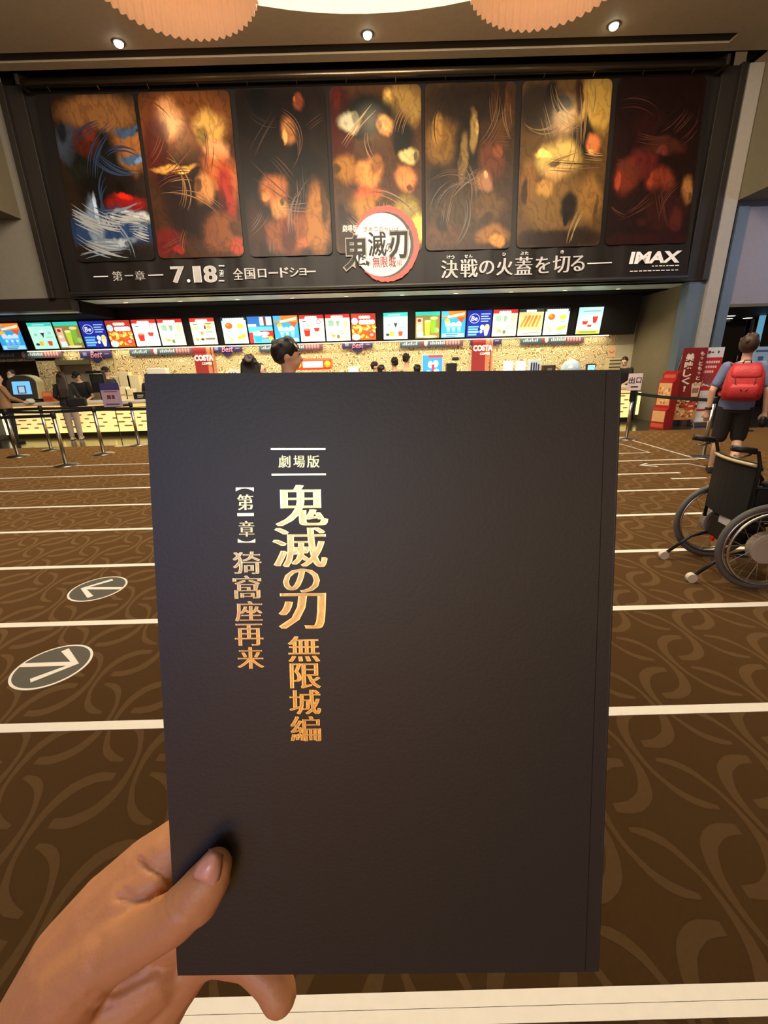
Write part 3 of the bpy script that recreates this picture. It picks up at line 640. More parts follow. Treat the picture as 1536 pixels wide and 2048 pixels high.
ft.stroke([kp(542, 898), kp(651, 898)], 0.0008, 0.00025); ft.stroke([kp(543.5, 949.5), kp(652, 948.5)], 0.0008, 0.00025)
def ming(s, b, off=-0.008, smear=0.026): K(s, *b, off=off, smear=smear)
ming('劇', (557, 911, 581, 935), 0.0, 0.012); ming('場', (587, 911, 610, 935), 0.0, 0.014); ming('版', (614, 911, 639, 935), 0.0, 0.014)
ming('鬼', (550, 970, 656, 1052), -0.004, 0.036); ming('滅', (545, 1055, 655, 1134), -0.006, 0.032); ming('の', (566, 1137, 640, 1185), -0.002, 0.034); ming('刃', (557, 1186, 653, 1257), -0.002, 0.042)
for ch, b in zip('無限城編', ((576, 1272, 640, 1323), (580, 1326, 642, 1376), (579, 1379, 642, 1428), (581, 1432, 642, 1482))): ming(ch, b, -0.004, 0.028)
for ch, b in zip('第一章猗窩座再来', ((475, 989, 507, 1020), (475, 1026, 508, 1032), (478, 1042, 509, 1073), (466, 1103, 523, 1148), (466, 1151, 523, 1197), (470, 1202, 525, 1242), (470, 1247, 527, 1291), (475, 1294, 528, 1337))): ming(ch, b, -0.004, 0.028 if ch != '一' else 0)
for (xa, ya, xb, yb, up_) in ((472, 975, 508, 983, 1), (476, 1077, 511, 1085, -1)):
    n_ = 10
    edge_y = ya if up_ > 0 else yb
    for k in range(n_):
        t0, t1 = k / n_, (k + 1) / n_
        f0, f1 = [2 + 6 * abs(2 * t - 1) ** 2.2 for t in (t0, t1)]
        q = [(xa + (xb - xa) * t0, edge_y), (xa + (xb - xa) * t1, edge_y), (xa + (xb - xa) * t1, edge_y + up_ * f1), (xa + (xb - xa) * t0, edge_y + up_ * f0)]
        ft.ngon([kp(*p) for p in (q if up_ < 0 else q[::-1])], 0.00025)
m_foil = mat('gold_foil', (255, 230, 168), 0.32, 0.75, var=0.08, scale=600)
ft.build('title_lettering', m_foil, book)

# ================================================================== MENU SCREENS
def sc_base(top, field, title=True):
    L = [('r', 0, 0, 1, 1, field), ('r', 0, 0.86, 1, 1, top)]
    if title: L += [('e', 0.3 + 0.09 * k, 0.9, 0.07, 0.055, (250, 248, 240)) for k in range(5)]
    return L
def pop(x0, y0, x1, y1, n, cols, seed):
    r = random.Random(seed); return [('e', r.uniform(x0, x1), r.uniform(y0, y1), r.uniform(0.035, 0.07), r.uniform(0.03, 0.06), cols[k % len(cols)]) for k in range(n)]
TXT = lambda x0, y0, x1, rows, c, h=0.028, g=0.06: [('r', x0, y0 - g * k, x1 - 0.07 * (k % 2), y0 - g * k + h, c) for k in range(rows)]
KIND = {
 'mint cone and cups': [('r', 0, 0, 1, 1, (190, 246, 230)), ('r', 0, 0.86, 1, 1, (70, 214, 200)), ('r', 0.2, 0.9, 0.7, 0.93, (210, 250, 244)), ('p', [(0.42, 0.62), (0.58, 0.62), (0.5, 0.42)], (50, 60, 56)), ('e', 0.5, 0.66, 0.09, 0.05, (236, 250, 240)), ('e', 0.22, 0.55, 0.07, 0.05, (150, 206, 180)), ('e', 0.8, 0.6, 0.08, 0.06, (160, 220, 196)), ('p', [(0.24, 0.3), (0.44, 0.3), (0.4, 0.12), (0.28, 0.12)], (240, 196, 60)), ('p', [(0.6, 0.3), (0.8, 0.3), (0.77, 0.12), (0.63, 0.12)], (220, 84, 50)), ('e', 0.17, 0.18, 0.08, 0.05, (60, 70, 40)), ('r', 0.62, 0.44, 0.9, 0.46, (120, 180, 160))],
 'green drinks picture': [('r', 0, 0, 1, 1, (150, 134, 70)), ('r', 0, 0.86, 1, 1, (60, 210, 190)), ('r', 0.04, 0.2, 0.3, 0.78, (238, 190, 160)), ('e', 0.16, 0.68, 0.08, 0.06, (140, 60, 50)), ('e', 0.16, 0.45, 0.09, 0.06, (250, 236, 214)), ('p', [(0.38, 0.6), (0.62, 0.6), (0.58, 0.1), (0.42, 0.1)], (196, 216, 70)), ('p', [(0.6, 0.72), (0.86, 0.72), (0.8, 0.2), (0.66, 0.2)], (130, 190, 60)), ('e', 0.76, 0.76, 0.16, 0.06, (230, 224, 150)), ('e', 0.88, 0.3, 0.1, 0.1, (160, 200, 110)), ('e', 0.5, 0.64, 0.13, 0.05, (236, 240, 170)), ('r', 0.06, 0.05, 0.32, 0.26, (226, 240, 250)), ('e', 0.6, 0.06, 0.3, 0.05, (240, 226, 180))],
 'deep blue price list': [('r', 0, 0, 1, 1, (34, 48, 160)), ('o', 0.3, 0.7, 0.2, 0.17, (214, 226, 250)), ('t', 'Be', 0.3, 0.7, 0.26, 0.17, (236, 240, 252))] + TXT(0.56, 0.84, 0.94, 4, (170, 200, 246), 0.04, 0.09) + [('r', 0.06, 0.36, 0.5, 0.42, (110, 190, 246)), ('r', 0.06, 0.26, 0.46, 0.33, (110, 190, 246)), ('r', 0.06, 0.16, 0.5, 0.23, (150, 214, 250)), ('r', 0.06, 0.06, 0.42, 0.13, (110, 190, 246)), ('e', 0.64, 0.36, 0.09, 0.1, (226, 240, 244)), ('e', 0.84, 0.36, 0.1, 0.12, (240, 226, 130)), ('p', [(0.7, 0.3), (0.94, 0.3), (0.86, 0.04), (0.76, 0.04)], (240, 236, 200)), ('e', 0.6, 0.2, 0.06, 0.06, (246, 246, 240))],
 'yellow popcorn': [('r', 0, 0, 1, 1, (196, 96, 40)), ('r', 0, 0.62, 1, 1, (190, 62, 50)), ('e', 0.14, 0.72, 0.13, 0.13, (200, 240, 240))] + [('e', 0.38 + 0.11 * k, 0.86, 0.08, 0.06, (246, 236, 224)) for k in range(4)] + [('e', 0.4 + 0.12 * k, 0.68, 0.09, 0.09, (236, 250, 250)) for k in range(5)] + pop(0.05, 0.06, 0.95, 0.54, 46, [(246, 220, 96), (250, 236, 150), (222, 160, 60)], 5) + [('e', 0.18, 0.12, 0.17, 0.12, (206, 240, 246)), ('e', 0.82, 0.2, 0.14, 0.13, (232, 70, 60)), ('e', 0.82, 0.2, 0.08, 0.06, (246, 170, 150))],
 'red cups on white': sc_base((206, 52, 48), (240, 250, 240)) + [('e', 0.2, 0.76, 0.1, 0.02, (90, 90, 90)), ('o', 0.78, 0.74, 0.08, 0.08, (120, 60, 60)), ('o', 0.42, 0.62, 0.07, 0.07, (130, 110, 110)), ('p', [(0.14, 0.46), (0.42, 0.46), (0.38, 0.2), (0.18, 0.2)], (206, 50, 40)), ('e', 0.28, 0.46, 0.14, 0.04, (230, 120, 96)), ('p', [(0.56, 0.52), (0.82, 0.52), (0.77, 0.38), (0.61, 0.38)], (206, 60, 46)), ('e', 0.5, 0.36, 0.05, 0.04, (190, 190, 190)), ('r', 0.6, 0.26, 0.8, 0.28, (150, 160, 150)), ('r', 0.3, 0.08, 0.44, 0.1, (150, 160, 150))],
 'white grid of small dishes': sc_base((206, 52, 48), (238, 246, 214)) + [('r', 0.12, 0.56, 0.34, 0.78, (150, 190, 170)), ('p', [(0.42, 0.76), (0.6, 0.76), (0.54, 0.54), (0.46, 0.54)], (140, 180, 150)), ('r', 0.74, 0.5, 0.9, 0.76, (190, 210, 160)), ('e', 0.3, 0.2, 0.1, 0.07, (180, 170, 120)), ('e', 0.5, 0.16, 0.07, 0.08, (120, 130, 90)), ('o', 0.66, 0.34, 0.07, 0.06, (110, 120, 90)), ('o', 0.86, 0.34, 0.07, 0.06, (150, 150, 100)), ('r', 0.6, 0.12, 0.92, 0.15, (170, 180, 140)), ('r', 0.1, 0.42, 0.34, 0.45, (180, 200, 170)), ('e', 0.2, 0.3, 0.07, 0.05, (210, 200, 150))],
 'brown snack list': sc_base((206, 60, 52), (246, 244, 206)) + [('r', 0.1, 0.76, 0.3, 0.79, (90, 90, 80)), ('r', 0.6, 0.76, 0.86, 0.8, (200, 60, 50)), ('r', 0.54, 0.58, 0.62, 0.72, (90, 70, 50)), ('e', 0.74, 0.66, 0.1, 0.07, (220, 180, 90)), ('p', [(0.34, 0.5), (0.5, 0.5), (0.46, 0.36), (0.38, 0.36)], (200, 150, 90)), ('e', 0.2, 0.62, 0.1, 0.06, (210, 190, 140)), ('r', 0.6, 0.46, 0.86, 0.49, (110, 100, 80)), ('e', 0.4, 0.2, 0.08, 0.05, (90, 70, 50)), ('r', 0.52, 0.18, 0.92, 0.25, (120, 110, 90)), ('e', 0.18, 0.2, 0.08, 0.06, (200, 160, 90))],
 'four fried snacks': [('r', 0, 0, 1, 1, (196, 240, 240)), ('r', 0, 0.88, 1, 1, (44, 58, 66))] + [('e', 0.12 + 0.095 * k, 0.92, 0.06, 0.05, (240, 246, 240)) for k in range(9)] + [('e', 0.28, 0.68, 0.15, 0.12, (226, 110, 40)), ('e', 0.24, 0.72, 0.07, 0.05, (240, 150, 70)), ('e', 0.75, 0.66, 0.15, 0.1, (240, 226, 90)), ('p', [(0.12, 0.34), (0.24, 0.32), (0.44, 0.12), (0.3, 0.08)], (226, 230, 140)), ('p', [(0.56, 0.26), (0.6, 0.14), (0.94, 0.26), (0.9, 0.38)], (232, 190, 60)), ('r', 0.2, 0.48, 0.38, 0.5, (110, 150, 160)), ('r', 0.66, 0.48, 0.84, 0.5, (110, 150, 160)), ('r', 0.14, 0.05, 0.3, 0.07, (110, 150, 160)), ('r', 0.6, 0.05, 0.8, 0.07, (110, 150, 160))],
 'blue and red cup offer': [('r', 0, 0, 1, 1, (90, 200, 240)), ('r', 0, 0.62, 1, 1, (50, 110, 190)), ('r', 0.5, 0.66, 1, 0.98, (200, 226, 240)), ('r', 0.66, 0.66, 0.76, 0.98, (110, 70, 60)), ('r', 0.0, 0.62, 0.34, 0.72, (226, 236, 246)), ('r', 0.1, 0.42, 0.5, 0.46, (120, 206, 246)), ('r', 0.36, 0.16, 1, 0.46, (214, 50, 50)), ('r', 0, 0.0, 0.16, 0.4, (214, 60, 56)), ('e', 0.66, 0.36, 0.18, 0.07, (250, 230, 230)), ('e', 0.64, 0.24, 0.16, 0.05, (250, 220, 210)), ('p', [(0.18, 0.32), (0.54, 0.32), (0.48, 0.04), (0.24, 0.04)], (60, 170, 230)), ('e', 0.36, 0.36, 0.2, 0.09, (236, 246, 250)), ('e', 0.88, 0.18, 0.09, 0.08, (250, 200, 60))],
 'ocean blue drinks': [('r', 0, 0, 1, 1, (60, 166, 226)), ('r', 0, 0.74, 1, 1, (240, 140, 50)), ('r', 0.0, 0.8, 0.3, 1, (90, 190, 236)), ('p', [(0.26, 0.82), (0.96, 0.94), (0.94, 0.84), (0.26, 0.74)], (250, 236, 220)), ('e', 0.24, 0.62, 0.11, 0.1, (250, 190, 50)), ('p', [(0.38, 0.6), (0.52, 0.74), (0.64, 0.6)], (50, 170, 226)), ('p', [(0.62, 0.76), (0.98, 0.76), (0.84, 0.54)], (226, 90, 50))] + [('e', 0.28 + 0.22 * k, 0.5 - 0.03 * (k % 2), 0.12, 0.11, (206, 230, 246)) for k in range(3)] + [('p', [(0.2 + 0.22 * k, 0.44), (0.4 + 0.22 * k, 0.44), (0.37 + 0.22 * k, 0.2), (0.24 + 0.22 * k, 0.2)], (110, 190, 240)) for k in range(3)] + [('e', 0.3 + 0.22 * k, 0.34, 0.05, 0.05, (214, 236, 246)) for k in range(3)] + [('r', 0.04, 0.02, 0.96, 0.16, (170, 226, 250))] + TXT(0.2, 0.1, 0.7, 2, (60, 90, 130)),
 'golden fried sticks': [('r', 0, 0, 1, 1, (232, 206, 150)), ('r', 0, 0.88, 1, 1, (52, 62, 64))] + [('e', 0.34 + 0.1 * k, 0.92, 0.06, 0.05, (240, 246, 240)) for k in range(4)] + [('p', [(0.06 + 0.16 * k, 0.34 + 0.03 * (k % 2)), (0.13 + 0.16 * k, 0.3), (0.36 + 0.14 * k, 0.72), (0.27 + 0.14 * k, 0.78)], [(206, 150, 70), (190, 128, 50)][k % 2]) for k in range(5)] + [('p', [(0, 0.22), (1, 0.16), (1, 0), (0, 0)], (236, 246, 226)), ('r', 0.2, 0.08, 0.9, 0.11, (150, 140, 110))],
 'three red cups on mint': [('r', 0, 0, 1, 1, (180, 246, 236)), ('r', 0.2, 0.84, 0.9, 0.87, (90, 140, 140)), ('r', 0.3, 0.76, 0.84, 0.78, (130, 180, 180)), ('p', [(0.6, 0.66), (0.84, 0.7), (0.8, 0.42), (0.66, 0.4)], (206, 50, 44)), ('e', 0.72, 0.69, 0.13, 0.04, (246, 220, 210)), ('p', [(0.2, 0.52), (0.46, 0.52), (0.42, 0.36), (0.24, 0.36)], (206, 56, 46)), ('e', 0.33, 0.53, 0.14, 0.05, (244, 224, 200)), ('p', [(0.42, 0.38), (0.64, 0.38), (0.6, 0.26), (0.46, 0.26)], (206, 56, 46)), ('e', 0.53, 0.39, 0.12, 0.05, (250, 236, 226)), ('r', 0.03, 0.0, 0.97, 0.14, (206, 230, 90)), ('r', 0.14, 0.05, 0.86, 0.09, (90, 120, 40))],
}
def paint(mb, L, w, h, z0, mats, ck):
    z = z0
    for s in L:
        c = ck(s[-1])
        if c not in mats: mats.append(c)
        mb.mi_(mats.index(c)); k = s[0]
        X = lambda u: (u - 0.5) * w
        Y = lambda v: v * h
        if k == 'r': mb.rect(X(s[1]), Y(s[2]), X(s[3]), Y(s[4]), z)
        elif k == 'e': mb.disc((X(s[1]), Y(s[2])), s[3] * w, s[4] * h, z, 18)
        elif k == 'o': mb.stroke([(X(s[1]) + s[3] * w * math.cos(2 * PI * t / 24), Y(s[2]) + s[4] * h * math.sin(2 * PI * t / 24)) for t in range(25)], 0.022 * w, z)
        elif k == 'p': mb.ngon([(X(u), Y(v)) for u, v in s[1]], z)
        elif k == 't': fit(mb, s[1], X(s[2]), Y(s[3]), s[4] * w, s[5] * h, z, off=0.02, shear=0.15)
        z += 0.00025
lit = lambda c: glow(c, 1.0)
seqs = [(-9.66, ['ocean blue drinks']), (-8.83, ['mint cone and cups', 'green drinks picture', 'deep blue price list', 'yellow popcorn', 'red cups on white', 'white grid of small dishes']), (-4.76, ['brown snack list']),
        (-3.97, ['four fried snacks', 'blue and red cup offer', 'ocean blue drinks', 'red cups on white', 'white grid of small dishes', 'yellow popcorn']), (0.1, ['mint cone and cups']),
        (0.91, ['green drinks picture', 'ocean blue drinks', 'deep blue price list', 'white grid of small dishes', 'golden fried sticks', 'four fried snacks']), (5.01, ['three red cups on mint'])]
allk = [k for _, L in seqs for k in L]
seen = {}
ORD = ['leftmost', 'second from left', 'third from left']
for X0, L in seqs:
    for j, k in enumerate(L):
        tot = allk.count(k); seen[k] = seen.get(k, 0) + 1
        where = '' if tot == 1 else (', left one' if seen[k] == 1 else ', right one') if tot == 2 else ', ' + (['left', 'middle', 'right'][seen[k] - 1] + ' one') + ' of its kind'
        o = thing('menu_screen', 'lit menu screen showing %s%s' % (k, where), 'menu screen', group='menu screens above the counter', mtx=upright((X0 + 0.325 + j * 0.652, 12.005, 2.135), tilt=-tl) )
        MB().box((0, 0.31, -0.012), (0.646, 0.645, 0.05)).build('bezel', m_black, o, bevel=0.008)
        p = MB(); ms = []; paint(p, KIND[k], 0.612, 0.622, 0.0142, ms, lit); p.build('display', ms, o)
# LED strip under the boards
led = MB().box((0, 0, 0), (15.2, 0.03, 0.02)); tag(led.build('light_strip', glow((255, 240, 190), 2.2), loc=(-1.6, 12.2, 2.09)), 'thin light strip under the menu screens along the patterned wall', 'light strip')

# hanging header signs on the patterned wall
def header(xa, xb, y, h, kind, label):
    a = atY(xa, y, 12.27); b = atY(xb, y - (xb - xa) * 0.028, 12.27); w = b.x - a.x
    o = thing('header_sign', label, 'sign', group='header signs under the menu screens', mtx=upright(((a.x + b.x) / 2, 12.27, (a.z + b.z) / 2)))
    m = MB(); hh_ = h * 0.0136
    if kind == 'purple':
        m.box((0, 0, 0), (w, hh_, 0.02)); m.lathe((0, -hh_ * 0.42, 0), [(0.13, -0.01), (0.13, 0.01)], 24)
        m.build('board', ink((52, 42, 92), 0.4), o)
        t = MB(); fit(t, 'Best', 0.02, -0.01, w * 0.36, hh_ * 0.86, 0.0115, off=0.02, shear=0.2)
        t.mi_(1); t.rect(-w * 0.4, -hh_ * 0.2, -w * 0.28, hh_ * 0.25, 0.0115); t.rect(w * 0.28, -0.012, w * 0.42, 0.012, 0.0115)
        t.build('print', [ink((190, 130, 170)), ink((120, 120, 160))], o)
    else:
        m.box((0, 0, 0), (w, hh_, 0.02)); m.build('board', ink((66, 86, 108), 0.4), o)
        t = MB(); t.rect(w * 0.2, -hh_ / 2, w / 2, hh_ / 2, 0.0105)
        t.mi_(1); t.disc((-w * 0.11, 0), 0.1, hh_ * 0.45, 0.011); t.mi_(2); t.disc((-w * 0.09, 0.0), 0.05, hh_ * 0.4, 0.0115)
        for k in range(9): t.rect(-w * 0.46 + k * 0.045, -hh_ * 0.22, -w * 0.46 + k * 0.045 + 0.03, hh_ * (0.0 + 0.1 * (k % 3)), 0.011)
        for k in range(8): t.rect(-w * 0.02 + k * 0.05, -hh_ * 0.2, -w * 0.02 + k * 0.05 + 0.034, hh_ * (0.1 + 0.1 * (k % 2)), 0.011)
        t.mi_(3)
        for k in range(5): t.disc((w * 0.25 + k * w * 0.045, 0), 0.03, hh_ * 0.3, 0.0115, 12)
        t.build('print', [ink((104, 70, 82)), ink((120, 50, 66)), ink((170, 180, 192)), ink((180, 130, 136))], o)
for k, (xa, xb, y, h, kd) in enumerate(((-6, 124, 711, 14, 'teal'), (160, 223, 709, 14, 'purple'), (259, 386, 704, 14, 'teal'), (423, 484, 698, 13, 'purple'), (518, 645, 696, 14, 'teal'), (684, 745, 690, 13, 'purple'), (800, 926, 688, 14, 'teal'), (941, 1003, 683, 13, 'purple'), (1041, 1168, 681, 14, 'teal'))):
    nb = ['at the left edge of the frame', 'above the capped staff', 'left of the red column nearer the left', 'right of the red column nearer the left', 'behind the man in profile', 'above the white monitors at center', 'above the lit blue poster', 'on top of the right red column', 'at the right end of the wall'][k]
    header(xa, xb, y, h, kd, ('slim dark purple header sign ' if kd == 'purple' else 'long slate blue header sign ') + nb)

# red brand columns on the wall
for k, (xa, xb, yt) in enumerate(((384, 424, 690), (946, 987, 676))):
    a = atY(xa, yt, 12.22); b = atY(xb, yt, 12.22); w = b.x - a.x; cx = (a.x + b.x) / 2
    o = thing('red_column_sign', 'red coffee column sign with white lettering, ' + ('left of the man in profile' if k == 0 else 'right of the lit blue poster'), 'sign', group='red coffee column signs', mtx=upright((cx, 12.22, 0)))
    MB().b2(-w / 2, w * 0.14, 0.905, 2.1, -0.1, 0).build('panel', ink((150, 44, 46), 0.45), o, bevel=0.01)
    MB().b2(w * 0.14, w * 0.34, 0.905, 2.1, -0.1, -0.02).b2(w * 0.42, w * 0.5, 0.905, 2.1, -0.1, -0.02).build('side_stripes', ink((206, 130, 96), 0.5), o)
    t = MB(); zt_ = atY((xa + xb) / 2, 716 if k == 0 else 696, 12.22).z
    fit(t, 'COSTA', 0.0, zt_, w * 0.95, 0.15, 0.012, off=0.05); fit(t, 'COFFEE', 0.06, zt_ - 0.14, w * 0.5, 0.06, 0.012, off=0.03)
    t.build('lettering', glow((250, 240, 225), 0.7), o)

# ================================================================== COUNTER
CY = 10.98
m_top = mat('white_counter', (238, 232, 214), 0.3, var=0.03)
cn = thing('food_counter', 'long food counter with white worktop and glowing cream petal patterned front', 'counter', (0, CY, 0))
MB().b2(-9.3, 6.22, 0.08, 0.75, 0.0, 0.11).build('toe_kick', m_black, cn)
MB().b2(-9.35, 6.25, -0.06, 0.47, 0.80, 0.87).build('worktop', m_top, cn, bevel=0.012)
MB().b2(-9.3, 6.2, 0.05, 0.45, 0.11, 0.80).build('carcass', m_dark, cn)
edges = [-9.25 + 1.29 * k for k in range(13)]
rnd = random.Random(2)
m_lit = glow((255, 226, 150), 0.85); m_lit2 = glow((255, 236, 140), 1.0); m_pet = ink((176, 140, 84), 0.6)
for a, b in zip(edges, edges[1:]):
    p = MB(); b = min(b, 6.2)
    p.b2(a + 0.008, b - 0.008, 0.0, 0.045, 0.12, 0.68); p.mi_(1); p.b2(a + 0.008, b - 0.008, -0.005, 0.045, 0.12, 0.2)
    p.mi_(2)
    for r in range(5):
        for q in range(4):
            ux = a + (q + 0.3 + 0.45 * (r % 2)) * (b - a) / 4.3; uz = 0.26 + r * 0.095
            rx = 0.10 * (0.6 + 0.5 * ((q + r) % 2)); rz = 0.024
            p.add([(ux + rx * math.cos(2 * PI * t / 16), -0.004, uz + rz * math.sin(2 * PI * t / 16) * (0.6 + 0.4 * abs(math.cos(2 * PI * t / 16)))) for t in range(16)], [tuple(range(16))])
    p.build('lit_panel', [m_lit, m_lit2, m_pet], cn)
    MB().b2(a + 0.008, b - 0.008, 0.0, 0.045, 0.705, 0.785).build('upper_lit_panel', glow((250, 206, 130), 0.75), cn)
MB().b2(-9.34, -9.26, -0.02, 0.1, 0.11, 0.8).build('end_light', glow((255, 246, 200), 1.3), cn)
MB().b2(6.2, 6.3, 0.0, 0.46, 0.05, 0.84).build('end_panel', m_black, cn, bevel=0.03)
MB().cyl((6.36, 0.02, 0.18), (6.36, 0.02, 0.72), 0.035).build('corner_light', glow((255, 250, 150), 1.2), cn)
sd = MB().b2(-11.5, -9.4, 10.8, 11.4, 0, 0.84)
tag(sd.build('side_cabinet', mat('cabinet_grey', (70, 64, 58), 0.5), bevel=0.01), 'plain dark grey cabinet at the left end of the food counter', 'cabinet')
bc = MB().b2(-7.4, 6.2, 12.05, 12.3, 0, 0.9); tag(bc.build('back_counter', m_top, bevel=0.01), 'pale back counter along the patterned wall behind the staff', 'counter')

CT = 0.87
def on_counter(px, py, y=11.35): p = atY(px, py, y); return p
# card kiosk with an arched shell
p0 = atY(57, 812, 11.1)
ki = thing('kiosk_terminal', 'dark arched payment kiosk with lit blue screen on the left end of counter', 'kiosk', (p0.x, 11.15, CT), rz=0.12)
prof = [(-0.33, 0.08), (-0.34, 0.45)] + [(-0.34 * math.cos(PI * t / 14), 0.45 + 0.2 * math.sin(PI * t / 14)) for t in range(1, 14)] + [(0.34, 0.45), (0.33, 0.08)]
def slab(mb, prof, y0, y1, lean=0.12):
    n = len(prof); mb.add([(x, y0 + z * lean, z) for x, z in prof] + [(x, y1 + z * lean, z) for x, z in prof], [tuple(range(n)), tuple(range(n, 2 * n))[::-1]] + [(k, n + k, n + (k + 1) % n, (k + 1) % n) for k in range(n)])
k_ = MB(); slab(k_, [(x * 0.93, 0.02 + z * 0.955) for x, z in prof], -0.16, -0.12); k_.build('front_face', mat('kiosk_grey', (66, 62, 52), 0.5), ki)
k_ = MB(); slab(k_, prof, -0.12, 0.16); k_.build('shell', mat('kiosk_cream', (206, 196, 150), 0.4), ki, bevel=0.01)
k_ = MB(); k_.add([(x, -0.165 + z * 0.12, z) for x, z in ((-0.21, 0.2), (0.21, 0.2), (0.2, 0.5), (-0.2, 0.5))], [(0, 1, 2, 3)]); k_.mi_(1)
k_.add([(x, -0.168 + z * 0.12, z) for x, z in ((-0.1, 0.22), (0.09, 0.22), (0.09, 0.4), (-0.1, 0.4))], [(0, 1, 2, 3)])
k_.mi_(2); k_.add([(x, -0.171 + z * 0.12, z) for x, z in ((-0.07, 0.24), (0.06, 0.24), (0.06, 0.38), (-0.07, 0.38))], [(0, 1, 2, 3)])
k_.build('display', [glow((110, 186, 246), 0.9), glow((60, 80, 110), 0.5), glow((170, 190, 214), 0.8)], ki)
MB().b2(-0.3, 0.3, -0.2, 0.2, 0, 0.07).build('base', m_blackpl, ki, bevel=0.015)
MB().lathe((0.2, -0.28, 0.0), [(0.09, 0), (0.1, 0.05), (0.06, 0.1)], 20).build('card_reader', m_white, ki, smooth=True)

def box_item(name, label, cat, px0, py0, px1, py1, y, d, m, extra=None, group=None, base=None, bev=0.008):
    a = atY(px0, py1, y); b = atY(px1, py0, y); z0 = a.z if base is None else base
    w = b.x - a.x; h = b.z - z0
    o = thing(name, label, cat, ((a.x + b.x) / 2, y + d / 2, z0), group=group)
    MB().b2(-w / 2, w / 2, -d / 2, d / 2, 0, h).build('body', m, o, bevel=min(bev, w / 6))
    if extra: extra(o, w, h, d)
    return o
def face(parts):
    def f(o, w, h, d):
        m = MB(); ms = []
        for (u0, v0, u1, v1, mm) in parts:
            if mm not in ms: ms.append(mm)
            m.mi_(ms.index(mm)); yy = -d / 2 - 0.002 - 0.001 * len(m.f)
            m.add([((u0 - .5) * w, yy, v0 * h), ((u1 - .5) * w, yy, v0 * h), ((u1 - .5) * w, yy, v1 * h), ((u0 - .5) * w, yy, v1 * h)], [(0, 1, 2, 3)])
        m.build('face_print', ms, o)
    return f
m_or = ink((214, 110, 60)); m_wh = ink((240, 236, 222)); m_dk = ink((60, 54, 46)); m_rd = ink((190, 44, 40))
box_item('snack_carton', 'orange snack carton on the counter, right of the kiosk', 'carton', 88, 783, 104, 804, 11.2, 0.16, m_or, face([(0.1, 0.55, 0.9, 0.92, ink((232, 160, 110))), (0.1, 0.1, 0.9, 0.45, ink((200, 84, 50)))]), base=CT)
o = box_item('register', 'black cash register on pole between the two capped staff', 'register', 186, 748, 205, 786, 11.3, 0.12, m_blackpl, face([(0.12, 0.5, 0.9, 0.92, ink((36, 46, 44), 0.2))]), base=1.05)
MB().cyl((0, 0, -0.18), (0, 0, 0.02), 0.035).build('pole', m_blackpl, o); MB().b2(-0.22, 0.16, -0.1, 0.1, 0.46, 0.52).build('top_scanner', m_blackpl, o, bevel=0.01)
for k, (a, b_, c_, d_) in enumerate(((220, 752, 237, 774), (239, 744, 256, 772), (258, 750, 276, 776), (240, 774, 252, 796), (254, 778, 266, 800))):
    box_item('paper_bag' if k < 3 else 'takeaway_box', ['pale crumpled paper bag behind the capped staff, left of three', 'tallest pale paper bag, middle of three on the back counter', 'pale paper bag at the right of three on the back counter', 'cream takeaway box on the counter beside the purple sign', 'cream takeaway box on the counter against the book edge'][k], 'bag' if k < 3 else 'box', a, b_, c_, d_, 12.08 if k < 3 else 11.25, 0.18, mat('paper_cream', (240, 226, 184), 0.7, bump=0.4), face([(0.2, 0.3, 0.8, 0.45, ink((196, 170, 110)))]) if k > 2 else None, 'pale bags and boxes at left', base=(0.9 if k < 3 else CT))
box_item('text_box', 'black box with white printed lines on the counter, against the book edge', 'box', 268, 784, 292, 798, 11.08, 0.2, ink((26, 24, 24)), face([(0.3, 0.55, 0.75, 0.62, m_wh), (0.3, 0.3, 0.7, 0.36, m_wh)]), base=CT)
box_item('cup_lid_stack', 'white stack of cartons on top shelf above the book, left corner', 'box', 297, 736, 330, 760, 11.15, 0.2, m_wh, face([(0.3, 0.1, 0.7, 0.3, ink((170, 180, 180)))]), base=CT)
# machines seen over the top of the book
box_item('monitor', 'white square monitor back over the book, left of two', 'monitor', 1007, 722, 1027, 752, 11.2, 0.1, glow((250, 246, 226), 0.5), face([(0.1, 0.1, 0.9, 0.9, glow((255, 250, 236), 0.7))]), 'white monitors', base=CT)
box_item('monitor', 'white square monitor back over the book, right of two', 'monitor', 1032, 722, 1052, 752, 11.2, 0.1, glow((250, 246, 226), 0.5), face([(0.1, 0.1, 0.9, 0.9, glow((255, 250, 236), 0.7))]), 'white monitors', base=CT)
box_item('monitor', 'small white monitor over the book, left of the two dark-haired customers', 'monitor', 697, 732, 717, 756, 11.2, 0.1, m_wh, face([(0.06, 0.1, 0.94, 0.95, glow((250, 246, 226), 0.8))]), 'white monitors', base=CT)
box_item('cup_dispenser', 'blue and white printed dispenser right of the white monitors', 'dispenser', 1058, 719, 1082, 750, 11.2, 0.18, ink((206, 222, 236)), face([(0.1, 0.62, 0.24, 0.9, ink((30, 40, 60))), (0.32, 0.55, 0.48, 0.9, ink((40, 60, 110))), (0.55, 0.6, 0.66, 0.9, ink((30, 40, 60))), (0.75, 0.55, 0.9, 0.85, ink((50, 70, 120))), (0.2, 0.3, 0.8, 0.45, ink((60, 80, 130)))]), base=CT)
o = box_item('drink_machine', 'black coffee machine over the book beside the blue poster', 'machine', 893, 726, 914, 756, 11.2, 0.2, m_blackpl, None, base=CT); MB().b2(0.02, 0.16, -0.16, 0.1, 0.7, 0.78).build('hopper', m_dark, o, bevel=0.02)
box_item('serving_machine', 'low black machine right of the blue and white dispenser', 'machine', 1086, 730, 1112, 752, 12.08, 0.18, m_dark, face([(0.3, 0.7, 0.7, 0.85, ink((110, 100, 84)))]), base=0.9)
